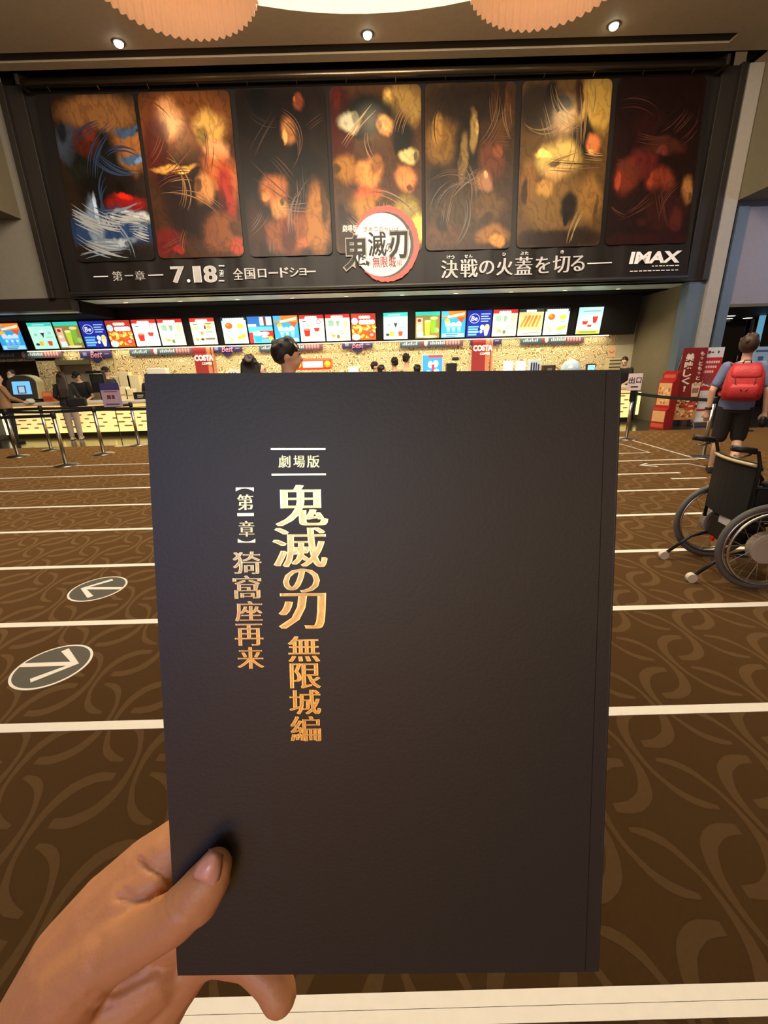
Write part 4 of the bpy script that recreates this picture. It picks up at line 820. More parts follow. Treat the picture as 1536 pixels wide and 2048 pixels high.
box_item('serving_machine', 'steel fronted warmer against the patterned wall, above the glass dome', 'machine', 1128, 718, 1160, 740, 12.08, 0.18, mat('warm_steel', (196, 176, 130), 0.4, 0.6), face([(0.1, 0.5, 0.9, 0.85, ink((120, 110, 90)))]), base=0.9)
a = atY(1140, 750, 11.2); gd = thing('display_dome', 'low pale blue glass display dome near the right end of counter', 'display case', (a.x, 11.2, CT))
MB().lathe((0, 0, 0), [(0.24, 0.0), (0.24, 0.42), (0.22, 0.52), (0.15, 0.61), (0.06, 0.65), (0.01, 0.655)], 28).build('dome', mat('pale_glass', (176, 200, 214), 0.15, spec=0.8), gd, smooth=True); MB().lathe((0, 0, 0), [(0.26, 0), (0.26, 0.06)], 28).build('base', m_chrome, gd)
box_item('price_display', 'small lit blue price display beside the glass dome', 'display', 1172, 727, 1192, 752, 11.2, 0.08, m_blackpl, face([(0.08, 0.68, 0.92, 0.94, glow((140, 200, 236), 0.9))]), base=CT)
o = box_item('tray_stack', 'stack of pale trays at the right end of the counter', 'tray stack', 1217, 716, 1243, 738, 11.15, 0.24, mat('tray_cream', (200, 186, 140), 0.5), face([(0, 0.9, 1, 0.94, m_dk), (0, 0.78, 1, 0.82, m_dk), (0, 0.66, 1, 0.7, m_dk), (0, 0.5, 1, 0.54, m_dk)]), base=CT)
a = atY(865, 722, 11.3); ps = thing('lit_poster', 'upright lit blue poster with red and white picture standing on the counter', 'poster', mtx=upright((a.x, 11.3, CT)))
MB().b2(-0.26, 0.26, 0, 0.86, -0.05, 0).build('frame', m_white, ps, bevel=0.01)
p = MB(); ms = []; paint(p, [('r', 0.02, 0.0, 0.98, 1, (60, 150, 230)), ('r', 0.3, 0.93, 1, 1, (190, 70, 60)), ('e', 0.4, 0.74, 0.12, 0.1, (230, 236, 246)), ('e', 0.66, 0.76, 0.13, 0.1, (236, 240, 250)), ('p', [(0.46, 0.74), (0.6, 0.74), (0.56, 0.54), (0.48, 0.56)], (190, 60, 70)), ('e', 0.3, 0.52, 0.12, 0.07, (210, 230, 246)), ('e', 0.7, 0.54, 0.14, 0.08, (210, 230, 246)), ('r', 0.16, 0.44, 0.84, 0.5, (36, 50, 90)), ('r', 0.02, 0.0, 0.98, 0.36, (226, 240, 250))], 0.5, 0.84, 0.001, ms, lambda c: glow(c, 0.8)); p.build('display', ms, ps)
a = atY(628, 720, 11.25); hs = thing('snack_warmer', 'glowing red and yellow lit snack warmer right of the man in profile', 'snack warmer', (a.x, 11.22, CT))
MB().b2(-0.42, 0.42, -0.2, 0.2, 0.0, 0.5).build('cabinet', ink((130, 60, 40)), hs, bevel=0.02)
MB().b2(-0.36, 0.05, -0.215, -0.2, 0.28, 0.5).b2(0.12, 0.36, -0.215, -0.2, 0.3, 0.46).build('lit_window', glow((250, 206, 80), 1.0), hs)
MB().b2(-0.44, 0.44, -0.22, 0.18, 0.58, 0.84).build('sign_box', glow((226, 74, 36), 0.8), hs, bevel=0.05)
MB().b2(-0.24, 0.24, -0.235, -0.22, 0.63, 0.77).build('sign_face', glow((255, 240, 216), 1.2), hs, bevel=0.005)
for sx in (-0.35, 0.35): MB().ball((sx, -0.22, 0.7), 0.075, 16).build('lamp_globe', glow((255, 176, 40), 1.1), hs, smooth=True)
a = atY(1224, 703, 12.3); o = thing('wall_poster', 'small peach poster with orange arc on the right end of the patterned wall', 'poster', mtx=upright((a.x, 12.31, a.z)))
MB().b2(-0.1, 0.1, -0.15, 0.15, -0.005, 0.0).build('sheet', ink((236, 196, 150)), o); g = MB(); g.stroke([(0.06 * math.cos(t * PI / 12 + PI), 0.02 + 0.05 * math.sin(t * PI / 12 + PI)) for t in range(13)], 0.025, 0.002); g.build('arc_print', ink((214, 110, 70)), o)
o = box_item('white_cup_row', 'row of small white cups over the book left of the long-haired head', 'cups', 457, 739, 478, 752, 11.2, 0.1, m_wh, face([(0.1, 0.8, 0.2, 0.9, m_dk), (0.34, 0.8, 0.44, 0.9, m_dk), (0.58, 0.8, 0.68, 0.9, m_dk)]), base=CT)

# ================================================================== ROPE POSTS AND SIGNS
def stanchion(px, py, hz, label, group='belt rope posts'):
    p = atZ(px, py); o = thing('belt_post', label, 'rope post', (p.x, p.y, 0), group=group)
    MB().lathe((0, 0, 0), [(0.19, 0.0), (0.19, 0.008), (0.17, 0.018), (0.04, 0.03), (0.03, 0.04)], 36).build('base', m_chrome, o, smooth=True)
    MB().cyl((0, 0, 0.03), (0, 0, hz - 0.06), 0.03, n=20).build('pole', m_chrome, o, smooth=True)
    MB().lathe((0, 0, hz - 0.09), [(0.034, 0), (0.038, 0.02), (0.038, 0.08), (0.03, 0.1)], 20).build('belt_head', m_blackpl, o, smooth=True)
    return Vector((p.x, p.y, hz - 0.045))
st = [stanchion(*a) for a in ((37, 913, 0.90, 'steel belt post left of the kiosk, nearest the left frame edge'), (103, 900, 0.90, 'steel belt post right below the kiosk'), (133, 931, 0.90, 'steel belt post nearest the camera at left, before the woman in black'),
      (208, 908, 0.90, 'steel belt post right of the woman, below the purple sign'), (278, 890, 0.90, 'steel belt post beside the left edge of the book'), (1252, 878, 0.92, 'steel belt post carrying the exit sign at right'), (1405, 914, 0.92, 'steel belt post directly left of the backpacker'))]
m_belt = mat('belt_black', (14, 14, 14), 0.7)
def belt(a, b, label):
    a, b = Vector(a), Vector(b); t = MB(); n = 16; d = (b - a)
    pts = [a + d * (k / n) - Vector((0, 0, 0.02 * math.sin(PI * k / n))) for k in range(n + 1)]
    s = d.cross(Vector((0, 0, 1))).normalized() * 0.003
    t.rings([[p + s + Vector((0, 0, 0.026)), p - s + Vector((0, 0, 0.026)), p - s - Vector((0, 0, 0.026)), p + s - Vector((0, 0, 0.026))] for p in pts])
    tag(t.build('queue_belt', m_belt), label, 'queue belt', 'black queue belts')
belt((-10.5, 7.55, 0.855), st[2], 'black queue belt lowest at left, ending at the post nearest the camera')
belt((-11, 8.5, 0.855), st[0], 'black queue belt running off the left frame edge from the leftmost post')
belt(st[0], st[3], 'black queue belt crossing in front of the woman in black')
belt(st[3], (-2.4, 8.6, 0.855), 'black queue belt running behind the book from the post below the purple sign')
belt((-12, 9.1, 0.855), st[1], 'black queue belt farthest back at left, ending at the post below the kiosk')
belt(st[1], st[4], 'black queue belt nearest the counter, between the kiosk post and the book edge')
belt(st[5], st[6], 'black queue belt at right, between the exit sign and the backpacker')
# exit sign on its post
e = st[5]; a = atY(1270, 764, e.y - 0.06)
o = thing('exit_sign', 'pale upright sign with two large black characters on the right belt post', 'sign', mtx=upright((a.x, e.y - 0.06, a.z)))
a0 = atY(1256, 764, e.y).x; a1 = atY(1284, 764, e.y).x; sw = a1 - a0; sh_ = 0.31
MB().b2(-sw / 2, sw / 2, -sh_ / 2, sh_ / 2, -0.012, 0).build('panel', ink((226, 206, 206), 0.4), o, bevel=0.008)
t = MB(); fit(t, '出', -sw * 0.24, 0.03, sw * 0.42, 0.12, 0.002, off=0.02); fit(t, '口', sw * 0.25, 0.03, sw * 0.36, 0.10, 0.002, off=0.02); t.rect(-sw * 0.26, -0.1, sw * 0.26, -0.075, 0.002); t.build('lettering', ink((24, 22, 24)), o)
MB().b2(-0.05, 0.05, -0.36, -sh_ / 2 + 0.03, -0.02, -0.012).build('clamp', m_blackpl, o)
# purple notice on a thin pole
p = atZ(246, 892); a = atY(222, 790, p.y)
o = thing('notice_stand', 'navy and lilac notice sheet on a thin pole before the counter', 'sign stand', (p.x, p.y, 0))
MB().lathe((0, 0, 0), [(0.16, 0), (0.16, 0.008), (0.02, 0.02)], 28).build('base', m_chrome, o); MB().cyl((0, 0, 0.01), (0, 0, a.z), 0.009, n=10).build('pole', m_dark, o)
MB().b2(-0.2, 0.2, -0.03, -0.015, a.z - 0.24, a.z + 0.24).build('panel', ink((170, 148, 168), 0.5), o, bevel=0.004)
t = MB(); Z0 = a.z
def R2(x0, x1, z0, z1): t.add([(x0, -0.0315 - 0.0004 * len(t.f), Z0 + z0), (x1, -0.0315 - 0.0004 * len(t.f), Z0 + z0), (x1, -0.0315 - 0.0004 * len(t.f), Z0 + z1), (x0, -0.0315 - 0.0004 * len(t.f), Z0 + z1)], [(0, 1, 2, 3)])
R2(-0.2, 0.2, 0.1, 0.24); t.mi_(1); R2(-0.14, 0.14, 0.06, 0.075); R2(-0.09, -0.01, -0.08, 0.0); R2(0.01, 0.07, -0.08, 0.0); t.mi_(2); R2(-0.14, 0.14, -0.2, -0.17)
t.build('print', [ink((58, 54, 110)), ink((110, 50, 70)), ink((96, 84, 120))], o)

# red A-frame sign, banner stand, carton display
def panel_pts(tl, tr, br, bl, Y): return [atY(*q, Y) for q in (tl, tr, br, bl)]
P = panel_pts((1363, 697), (1410, 695), (1388, 842), (1340, 842), 9.95)
sx = (P[0].x + P[3].x) / 2; wS = 0.53; zS0, zS1 = 0.16, 1.69; cxS = 6.83; YS = 9.95
o = thing('a_frame_sign', 'tall red A-frame sign with cream vertical lettering and popcorn picture', 'sign', mtx=upright((cxS, YS, 0)))
MB().b2(-wS / 2, wS / 2, zS0, zS1, -0.03, 0).build('panel', ink((128, 36, 32), 0.45), o, bevel=0.006)
for sx_ in (-1, 1):
    MB().cyl((sx_ * wS * 0.44, zS0, -0.015), (sx_ * wS * 0.5, 0, 0.03), 0.016).build('leg', m_chrome, o); MB().cyl((sx_ * wS * 0.44, zS1 - 0.1, -0.04), (sx_ * wS * 0.44, 0.0, -0.42), 0.014).build('rear_leg', m_chrome, o)
t = MB()
for k, ch in enumerate('美味しく!'):
    fit(t, ch, -0.10, 1.50 - 0.165 * k, 0.19 if k < 4 else 0.05, 0.155 if k < 4 else 0.12, 0.002, off=0.035 if k < 4 else 0.02)
for k, ch in enumerate('もっともっと'): fit(t, ch, 0.155, 1.57 - 0.102 * k, 0.085 if ch != 'っ' else 0.06, 0.085 if ch != 'っ' else 0.05, 0.002, off=0.025)
t.build('lettering', ink((240, 222, 198)), o)
t = MB(); t.ngon([(0.05, 1.0 - 0.1), (0.25, 0.9), (0.225, 0.66), (0.08, 0.66)], 0.002); [t.disc((0.08 + 0.047 * k, 0.92 + 0.02 * (k % 2)), 0.034, 0.034, 0.0022, 14) for k in range(4)]
t.mi_(1); t.rect(0.08, 0.74, 0.22, 0.85, 0.003); t.mi_(2)
r = random.Random(8)
t.rect(-wS / 2, zS0, wS / 2, 0.42, 0.002); z = 0.0032
cols_ = [(206, 140, 80), (226, 190, 130), (180, 96, 50), (236, 216, 170), (150, 66, 40)]
for k in range(70): t.mi_(2 + k % 5); t.disc((r.uniform(-wS / 2 + 0.04, wS / 2 - 0.04), r.uniform(zS0 + 0.04, 0.60)), r.uniform(0.02, 0.04), r.uniform(0.02, 0.035), z, 12); z += 0.00008
t.mi_(7); t.disc((0.11, 0.46), 0.1, 0.085, z + 0.001); t.mi_(3); t.rect(0.06, 0.44, 0.16, 0.48, z + 0.002)
t.build('popcorn_picture', [ink((226, 196, 160)), ink((150, 110, 90))] + [ink(c_) for c_ in cols_] + [ink((206, 60, 50))], o)
o = thing('banner_stand', 'slim white and red banner stand partly behind the backpacker', 'banner stand', mtx=upright((7.31, 10.06, 0)))
MB().b2(-0.22, 0.22, 0.1, 1.69, -0.006, 0).build('sheet', ink((226, 222, 216), 0.45), o); MB().b2(-0.23, 0.23, 0.0, 0.1, -0.12, 0.1).build('base', m_chrome, o, bevel=0.02); MB().cyl((0, 0.05, -0.03), (0, 1.68, -0.03), 0.012).build('pole', m_chrome, o)
t = MB(); t.rect(-0.22, 1.12, 0.22, 1.48, 0.001); t.rect(-0.22, 0.78, 0.22, 0.88, 0.001); t.mi_(1); t.rect(-0.22, 0.86, 0.22, 1.12, 0.0012)
t.mi_(2); t.disc((-0.1, 1.59), 0.035, 0.035, 0.002); t.mi_(3); t.rect(-0.055, 1.575, 0.0, 1.6, 0.002); t.disc((0.1, 1.59), 0.02, 0.03, 0.002)
t.mi_(4); [t.rect(-0.17 + 0.05 * k, 1.36 - 0.1 * j, -0.135 + 0.05 * k, 1.41 - 0.1 * j, 0.002) for j in range(3) for k in range(7 - j)]
r = random.Random(9); z = 0.002
for k in range(40): t.mi_([0, 4, 5][k % 3]); t.disc((r.uniform(-0.18, 0.18), r.uniform(0.88, 1.1)), r.uniform(0.02, 0.05), r.uniform(0.015, 0.03), z, 12); z += 0.00008
t.mi_(5)
for k in range(12): t.stroke([(-0.17 + 0.06 * (k % 6), 0.62 - 0.13 * (k // 6)), (-0.14 + 0.06 * (k % 6), 0.69 - 0.13 * (k // 6)), (-0.12 + 0.06 * (k % 6), 0.63 - 0.13 * (k // 6))], 0.008, 0.002)
t.mi_(0); t.rect(-0.22, 0.33, 0.1, 0.38, 0.002)
t.build('print', [ink((196, 46, 46)), ink((150, 60, 56)), ink((150, 30, 36)), ink((60, 56, 56)), ink((240, 214, 206)), ink((120, 90, 90))], o)
o = thing('carton_display', 'stepped red floor display with peach popcorn pictures left of the A-frame sign', 'display stand', (6.30, 9.86, 0), rz=0.5)
pr = [(-0.2, 0.0), (-0.2, 0.42), (-0.1, 0.46), (-0.1, 1.02), (0.03, 1.08), (0.03, 1.2), (0.2, 1.25), (0.22, 0.0)]
o.scale = (0.8, 0.8, 0.98)
d_ = MB(); d_.add([(x, -0.18, z) for x, z in pr] + [(x, 0.2, z) for x, z in pr], [tuple(range(8)), tuple(range(8, 16))[::-1]] + [(k, 8 + k, 8 + (k + 1) % 8, (k + 1) % 8) for k in range(8)]); d_.build('body', ink((176, 36, 34), 0.45), o)
t = MB(); 
def pn(x, y0, y1, z0, z1): t.add([(x, y0, z0), (x, y1, z0), (x, y1, z1), (x, y0, z1)], [(0, 1, 2, 3)])
pn(-0.203, -0.16, 0.18, 0.16, 0.40); pn(-0.103, -0.16, 0.18, 0.52, 1.0); t.mi_(1); pn(0.027, -0.14, 0.16, 1.1, 1.18); pn(-0.204, -0.16, 0.18, 0.03, 0.12)
r = random.Random(12); xx = -0.1045
for k in range(34):
    t.mi_(2 + k % 2); cy, cz_ = r.uniform(-0.12, 0.14), r.uniform(0.56, 0.9); t.add([(xx, cy + 0.03 * math.cos(q * PI / 6), cz_ + 0.03 * math.sin(q * PI / 6)) for q in range(12)], [tuple(range(12))]); xx -= 0.0001
t.build('popcorn_pictures', [ink((232, 176, 120)), ink((214, 90, 60)), ink((206, 120, 70)), ink((240, 206, 150))], o)
a = atY(1518, 726, 9.2); o = thing('notice_stand', 'pale blue notice board on stand behind the backpacker head', 'sign stand', (a.x, 9.2, 0))
MB().b2(-0.16, 0.16, -0.015, 0, 1.3, 1.66).build('panel', ink((150, 176, 206), 0.4), o, bevel=0.006); MB().cyl((0, 0.01, 0), (0, 0.01, 1.64), 0.015).build('pole', m_chrome, o); MB().lathe((0, 0, 0), [(0.18, 0), (0.18, 0.01), (0.03, 0.02)], 28).build('base', m_chrome, o)
t = MB(); [t.add([(x0, -0.0165, z0), (x1, -0.0165, z0), (x1, -0.0165, z1), (x0, -0.0165, z1)], [(0, 1, 2, 3)]) for x0, x1, z0, z1 in ((-0.13, 0.13, 1.56, 1.6), (-0.06, 0.05, 1.4, 1.48), (-0.1, 0.1, 1.35, 1.365))]; t.build('print', ink((70, 90, 130)), o)

# ================================================================== PEOPLE
m_skin = mat('skin', (226, 182, 152), 0.5, var=0.05, sss=0.15)
m_hair = mat('dark_hair', (34, 26, 22), 0.5, var=0.3, scale=40)
m_eye = mat('eye_dark', (26, 20, 18), 0.3); m_lip = mat('lip', (160, 92, 80), 0.5)
def cloth(rgb): return mat('cloth_%d_%d_%d' % rgb, rgb, 0.85, var=0.08, scale=30, bump=0.15)
def ell(mb, rs, n=16, T=None):
    rg = []
    for (x, y, z, rx, ry) in rs:
        rg.append([(T((x + rx * math.cos(2 * PI * k / n), y + ry * math.sin(2 * PI * k / n), z)) if T else (x + rx * math.cos(2 * PI * k / n), y + ry * math.sin(2 * PI * k / n), z)) for k in range(n)])
    mb.rings(rg)
def person(label, x, y, rz, h=1.68, lean=0.0, head=(0.0, 0.0), arms=None, legs=None, top=((24, 24, 26), 'short'), bottom=((40, 40, 44), 'long'), hair='short', hair_mat=None, cap=None, mask=False, voxel=0.013, group=None, shoes=(40, 38, 38), z0=0.0, hair_k=1.0):
    """standing figure, facing -Y when rz = 0; arms/legs give joints (elbow, wrist / knee, ankle) per side, left (-x) first"""
    k_ = h / 1.715
    root = thing('person', label, 'person', (x, y, z0), rz, group)
    root.scale = (k_,) * 3
    cl, sl_ = math.cos(lean), math.sin(lean)
    def T(p):
        p = Vector(p)
        if p.z <= 0.95: return p
        d = p.z - 0.95
        return Vector((p.x, p.y * cl - d * sl_, 0.95 + d * cl + p.y * sl_))
    hn, ht = head                       # head turn (about z), nod
    HC = Vector((0, -0.012, 1.50))
    HR = Matrix.Rotation(hn, 4, 'Z') @ Matrix.Rotation(hn * 0 + ht, 4, 'X')
    def Hd(p): return T(HC + (HR @ (Vector(p) - HC)))
    arms = arms or [((-0.235, 0.02, 1.10), (-0.25, -0.06, 0.86)), ((0.235, 0.02, 1.10), (0.25, -0.06, 0.86))]
    legs = legs or [((-0.095, -0.012, 0.48), (-0.095, 0.012, 0.085)), ((0.095, -0.012, 0.48), (0.095, 0.012, 0.085))]
    b = MB()
    TR = [(0, 0, 0.84, 0.13, 0.095), (0, 0, 0.95, 0.165, 0.115), (0, 0, 1.05, 0.145, 0.105), (0, -0.005, 1.18, 0.15, 0.11), (0, -0.005, 1.30, 0.168, 0.115), (0, 0, 1.385, 0.15, 0.095), (0, 0, 1.43, 0.075, 0.07)]
    ell(b, TR, T=T)
    b.cap(T((0, 0, 1.40)), 0.055, Hd((0, -0.01, 1.53)), 0.052)
    def headball(c, r):
        MX = Matrix.Translation(Hd(c)) @ Matrix.Rotation(lean, 4, 'X') @ HR
        return MX, r
    MX, r = headball((0, -0.005, 1.615), 0); b.ball((0, 0, 0), (0.074, 0.094, 0.098), 18, MX)
    MX, r = headball((0, -0.035, 1.56), 0); b.ball((0, 0, 0), (0.058, 0.066, 0.066), 16, MX)
    b.cap(Hd((0, -0.097, 1.605)), 0.012, Hd((0, -0.112, 1.578)), 0.014, 8)
    for s in (-1, 1): MX, r = headball((s * 0.074, 0.008, 1.592), 0); b.ball((0, 0, 0), (0.014, 0.024, 0.034), 10, MX)
    for i, s in enumerate((-1, 1)):
        sh = T((s * 0.17, 0, 1.365)); e_, w_ = Vector(arms[i][0]), Vector(arms[i][1])
        b.chain([(sh, 0.052), (e_, 0.040), (w_, 0.027)])
        d = (w_ - e_).normalized(); sd = d.cross(Vector((0, 1, 0.1))).normalized(); up_ = sd.cross(d)
        b.cap(w_, 0.027, w_ + d * 0.075, 0.034)
        for q in range(4):
            o_ = sd * (0.027 - 0.018 * q); L_ = [0.062, 0.074, 0.068, 0.052][q]
            kn = w_ + d * 0.085 + o_; b.chain([(kn, 0.0105), (kn + d * L_ * 0.55 - up_ * 0.006 * s, 0.0095), (kn + d * L_ * 0.9 - up_ * 0.022 * s, 0.008)])
        b.chain([(w_ + d * 0.02 + sd * 0.02, 0.014), (w_ + d * 0.055 + sd * 0.05, 0.0115), (w_ + d * 0.09 + sd * 0.056, 0.0095)])
    for i, s in enumerate((-1, 1)):
        kn, an = Vector(legs[i][0]), Vector(legs[i][1])
        b.chain([((s * 0.085, 0, 0.88), 0.088), (kn, 0.055)]); b.chain([(kn, 0.055), (kn + (an - kn) * 0.35 + Vector((0, 0.018, 0)), 0.054), (an, 0.036)])
        b.chain([(an, 0.038), (an + Vector((0, 0.025, -0.045)), 0.034), (an + Vector((s * 0.012, -0.10, -0.05)), 0.034), (an + Vector((s * 0.016, -0.15, -0.056)), 0.024)])
    b.build('body', m_skin, root, remesh=voxel)
    f = MB()
    for s in (-1, 1): f.ball(Hd((s * 0.032, -0.089, 1.615)), (0.013, 0.007, 0.006), 8)
    f.mi_(1)
    for s in (-1, 1): f.cap(Hd((s * 0.018, -0.093, 1.636)), 0.004, Hd((s * 0.05, -0.082, 1.638)), 0.0035, 6)
    f.mi_(2); f.cap(Hd((-0.018, -0.094, 1.548)), 0.005, Hd((0.018, -0.094, 1.548)), 0.005, 6)
    f.build('face_features', [m_eye, hair_mat or m_hair, m_lip], root, smooth=True)
    # shirt
    rgb, sl = top; t = MB(); g = 0.016
    ell(t, [(0, 0, 0.86, 0.168 + g, 0.12 + g), (0, 0, 0.95, 0.17 + g, 0.118 + g)] + [(x_, y_, z_, rx + g, ry + g) for x_, y_, z_, rx, ry in TR[2:6]] + [(0, 0, 1.425, 0.085, 0.078)], T=T)
    for i, s in enumerate((-1, 1)):
        sh = T((s * 0.17, 0, 1.365)); e_, w_ = Vector(arms[i][0]), Vector(arms[i][1])
        if sl == 'short': t.cap(sh, 0.068, sh + (e_ - sh) * 0.72, 0.058)
        else: t.chain([(sh, 0.068), (e_, 0.054), (e_ + (w_ - e_) * 0.92, 0.040)])
    t.build('shirt', cloth(rgb), root, remesh=voxel)
    rgb, bl = bottom; t = MB()
    if bl == 'skirt': ell(t, [(0, 0, 1.0, 0.16, 0.125), (0, 0, 0.9, 0.19, 0.15), (0, 0, 0.62, 0.24, 0.2)])
    else:
        ell(t, [(0, 0, 0.82, 0.165, 0.12), (0, 0, 0.95, 0.178, 0.128), (0, 0, 1.0, 0.165, 0.12)])
        for i, s in enumerate((-1, 1)):
            kn, an = Vector(legs[i][0]), Vector(legs[i][1]); hp = Vector((s * 0.085, 0, 0.86))
            if bl == 'shorts': t.cap(hp, 0.108, hp + (kn - hp) * 0.92, 0.088)
            else: t.chain([(hp, 0.105), (kn, 0.078), (an + Vector((0, 0, 0.02)), 0.064)])
    t.build({'skirt': 'skirt', 'shorts': 'shorts'}.get(bl, 'trousers'), cloth(rgb), root, remesh=voxel)
    for i, s in enumerate((-1, 1)):
        an = Vector(legs[i][1]); t = MB()
        t.chain([(an + Vector((0, 0.03, -0.035)), 0.042), (an + Vector((s * 0.012, -0.10, -0.045)), 0.042), (an + Vector((s * 0.016, -0.16, -0.052)), 0.033)]); t.b2(an.x - 0.04, an.x + 0.04, an.y - 0.18, an.y + 0.07, 0.002 + an.z - 0.085, an.z - 0.06)
        t.build('shoe', cloth(shoes), root, remesh=0.012)
    hm = hair_mat or m_hair; t = MB()
    MX = Matrix.Translation(Hd((0, 0.016, 1.632))) @ Matrix.Rotation(lean, 4, 'X') @ HR
    if hair in ('short', 'long'):
        MX = MX @ Matrix.Diagonal((hair_k, hair_k, hair_k, 1))
        t.ball((0, 0.002, -0.004), (0.082, 0.094, 0.092), 18, MX)
        rn = random.Random(int(abs(x * 100)))
        for q in range(26):
            a = rn.uniform(0, 2 * PI); el = rn.uniform(0.1, 1.3)
            p = Vector((0.082 * math.cos(a) * math.cos(el), 0.095 * math.sin(a) * math.cos(el), 0.095 * math.sin(el)))
            t.cap(MX @ p, 0.016, MX @ (p * 1.08 + Vector((0, 0.012, -0.02))), 0.008, 8)
        t.cap(Hd((-0.03, 0.06, 1.585)), 0.04, Hd((0.03, 0.06, 1.585)), 0.04)
    if hair == 'long':
        n_ = 9
        for q in range(n_):
            xx = -0.075 + 0.15 * q / (n_ - 1)
            t.chain([(Hd((xx, 0.05, 1.62)), 0.032), (Hd((xx * 1.15, 0.078, 1.48)), 0.034), (T((xx * 1.25, 0.12, 1.3)), 0.032), (T((xx * 1.1, 0.14, 1.12 - 0.02 * (q % 3))), 0.018)])
    if hair == 'under_cap':
        t.ball((0, 0.004, -0.02), (0.081, 0.096, 0.085), 18, MX); t.cap(Hd((-0.03, 0.07, 1.575)), 0.034, Hd((0.03, 0.07, 1.575)), 0.034)
    t.build('hair', hm, root, remesh=0.011, soft=2)
    if cap:
        t = MB(); t.ball((0, -0.004, 0.012), (0.09, 0.106, 0.096), 20, MX)
        bpts = [(0.085 * math.cos(a), -0.075 - 0.085 * math.sin(a), 0.004 - 0.02 * math.sin(a)) for a in [PI * q / 10 for q in range(11)]]
        t.add([MX @ Vector(p) for p in bpts] + [MX @ Vector((p[0], p[1], p[2] - 0.014)) for p in bpts] , [tuple(range(11)), tuple(range(11, 22))[::-1]] + [(q, 11 + q, 11 + (q + 1) % 11, (q + 1) % 11) for q in range(11)])
        co = t.build('cap', cloth(cap), root, smooth=True)
        # keep the face free: cut everything below the brow line in front
        me = co.data; inv = MX.inverted()
        import bmesh
        bm = bmesh.new(); bm.from_mesh(me)
        dl = [f_ for f_ in bm.faces if (inv @ f_.calc_center_median()).z < -0.012 - (0.02 if (inv @ f_.calc_center_median()).y > 0.03 else 0)]
        bmesh.ops.delete(bm, geom=dl, context='FACES'); bm.to_mesh(me); bm.free()
    if mask:
        t = MB(); MX2 = Matrix.Translation(Hd((0, -0.055, 1.557))) @ HR
        t.ball((0, 0, 0), (0.064, 0.058, 0.058), 16, MX2); t.build('face_mask', ink((232, 232, 232), 0.8), root, smooth=True)
    return root
BLACK = (26, 26, 30)
p = atY(23, 752, 11.85); person('masked staff member in black behind the kiosk at far left', p.x + 0.1, 11.75, -0.5, 1.64, top=(BLACK, 'short'), hair='short', mask=True, head=(0.3, 0.15))
p = atY(-3, 765, 10.45); person('customer in tan top cut off by the left frame edge', p.x + 0.12, 10.3, PI - 0.6, 1.56, top=((170, 130, 96), 'long'), arms=[((-0.24, -0.08, 1.14), (-0.2, -0.32, 1.02)), ((0.24, -0.08, 1.14), (0.16, -0.34, 1.04))], hair='short', hair_mat=mat('auburn_hair', (120, 70, 40), 0.5, var=0.2, scale=40))
p = atZ(150, 880); person('long-haired woman in black seen from behind at the counter', p.x + 0.02, 10.6, PI + 0.35, 1.56, top=((36, 36, 38), 'long'), bottom=((176, 160, 146), 'long'), hair='long', hair_mat=mat('brown_hair', (52, 36, 28), 0.45, var=0.3, scale=40), shoes=(214, 200, 180),
       arms=[((-0.24, -0.05, 1.12), (-0.22, -0.26, 1.08)), ((0.25, -0.03, 1.12), (0.2, -0.24, 1.0))])
wb = thing('shoulder_bag', 'black shoulder bag at the hip of the long-haired woman', 'bag', (p.x + 0.26, 10.56, 0.78), rz=0.3)
MB().b2(-0.2, 0.2, -0.06, 0.06, 0, 0.2).build('body', m_blackpl, wb, bevel=0.03); MB().tube([(-0.16, 0, 0.18), (-0.22, 0.02, 0.4), (-0.26, 0.0, 0.62)], 0.012, 8).build('strap', m_blackpl, wb, smooth=True)
p = atY(152, 757, 11.9); person('staff member in black cap leaning over the counter toward the woman', p.x + 0.22, 11.74, 0.25, 1.60, lean=0.28, top=(BLACK, 'short'), hair='under_cap', cap=(22, 22, 24), head=(-0.35, 0.3), arms=[((-0.27, -0.28, 1.02), (-0.16, -0.52, 0.95)), ((0.30, -0.26, 1.02), (0.24, -0.54, 0.95))])
p = atY(213, 747, 11.9); person('staff member in black cap in profile beside the cash register', p.x + 0.08, 11.74, 1.15, 1.645, top=((36, 42, 42), 'short'), hair='under_cap', cap=(22, 22, 24), head=(0.2, 0.1))
p = atY(286, 765, 11.5); person('dark-haired staff member stooping at the left book edge', p.x + 0.05, 11.76, 0.5, 1.5, lean=0.15, top=(BLACK, 'short'), hair='short', head=(0, 0.4))
p = atY(572, 715, 3.4); person('dark-haired man in profile just above the top of the book', p.x, 3.4, PI / 2 + 0.4, 1.715, top=((196, 150, 60), 'short'), bottom=((50, 50, 60), 'long'), hair='short', hair_k=1.06, head=(-0.1, 0.06), voxel=0.011)
p = atY(501, 735, 5.3); person('person with long dark hair, head top above the book left of the man', p.x, 5.3, PI + 0.2, 1.66, top=((60, 54, 54), 'short'), hair='long')
p = atY(521, 733, 7.2); person('smaller dark-haired head just left of the man in profile', p.x, 7.2, 1.4, 1.58, top=((206, 190, 170), 'short'), hair='short')
p = atY(750, 728, 10.2); person('dark-haired customer over the book, left of the pair at the counter', p.x, 10.2, PI / 2, 1.585, top=((70, 60, 54), 'short'), hair='short')
p = atY(764, 738, 9.6); person('dark-haired head lowest over the book, left of the brown-clothed customer', p.x, 9.6, PI / 2 + 0.5, 1.51, top=((50, 48, 50), 'short'), hair='short')
p = atY(789, 722, 10.0); person('customer in dark brown top, left one of the pair at the counter', p.x, 10.0, PI + 0.3, 1.66, top=((84, 62, 54), 'short'), hair='short')
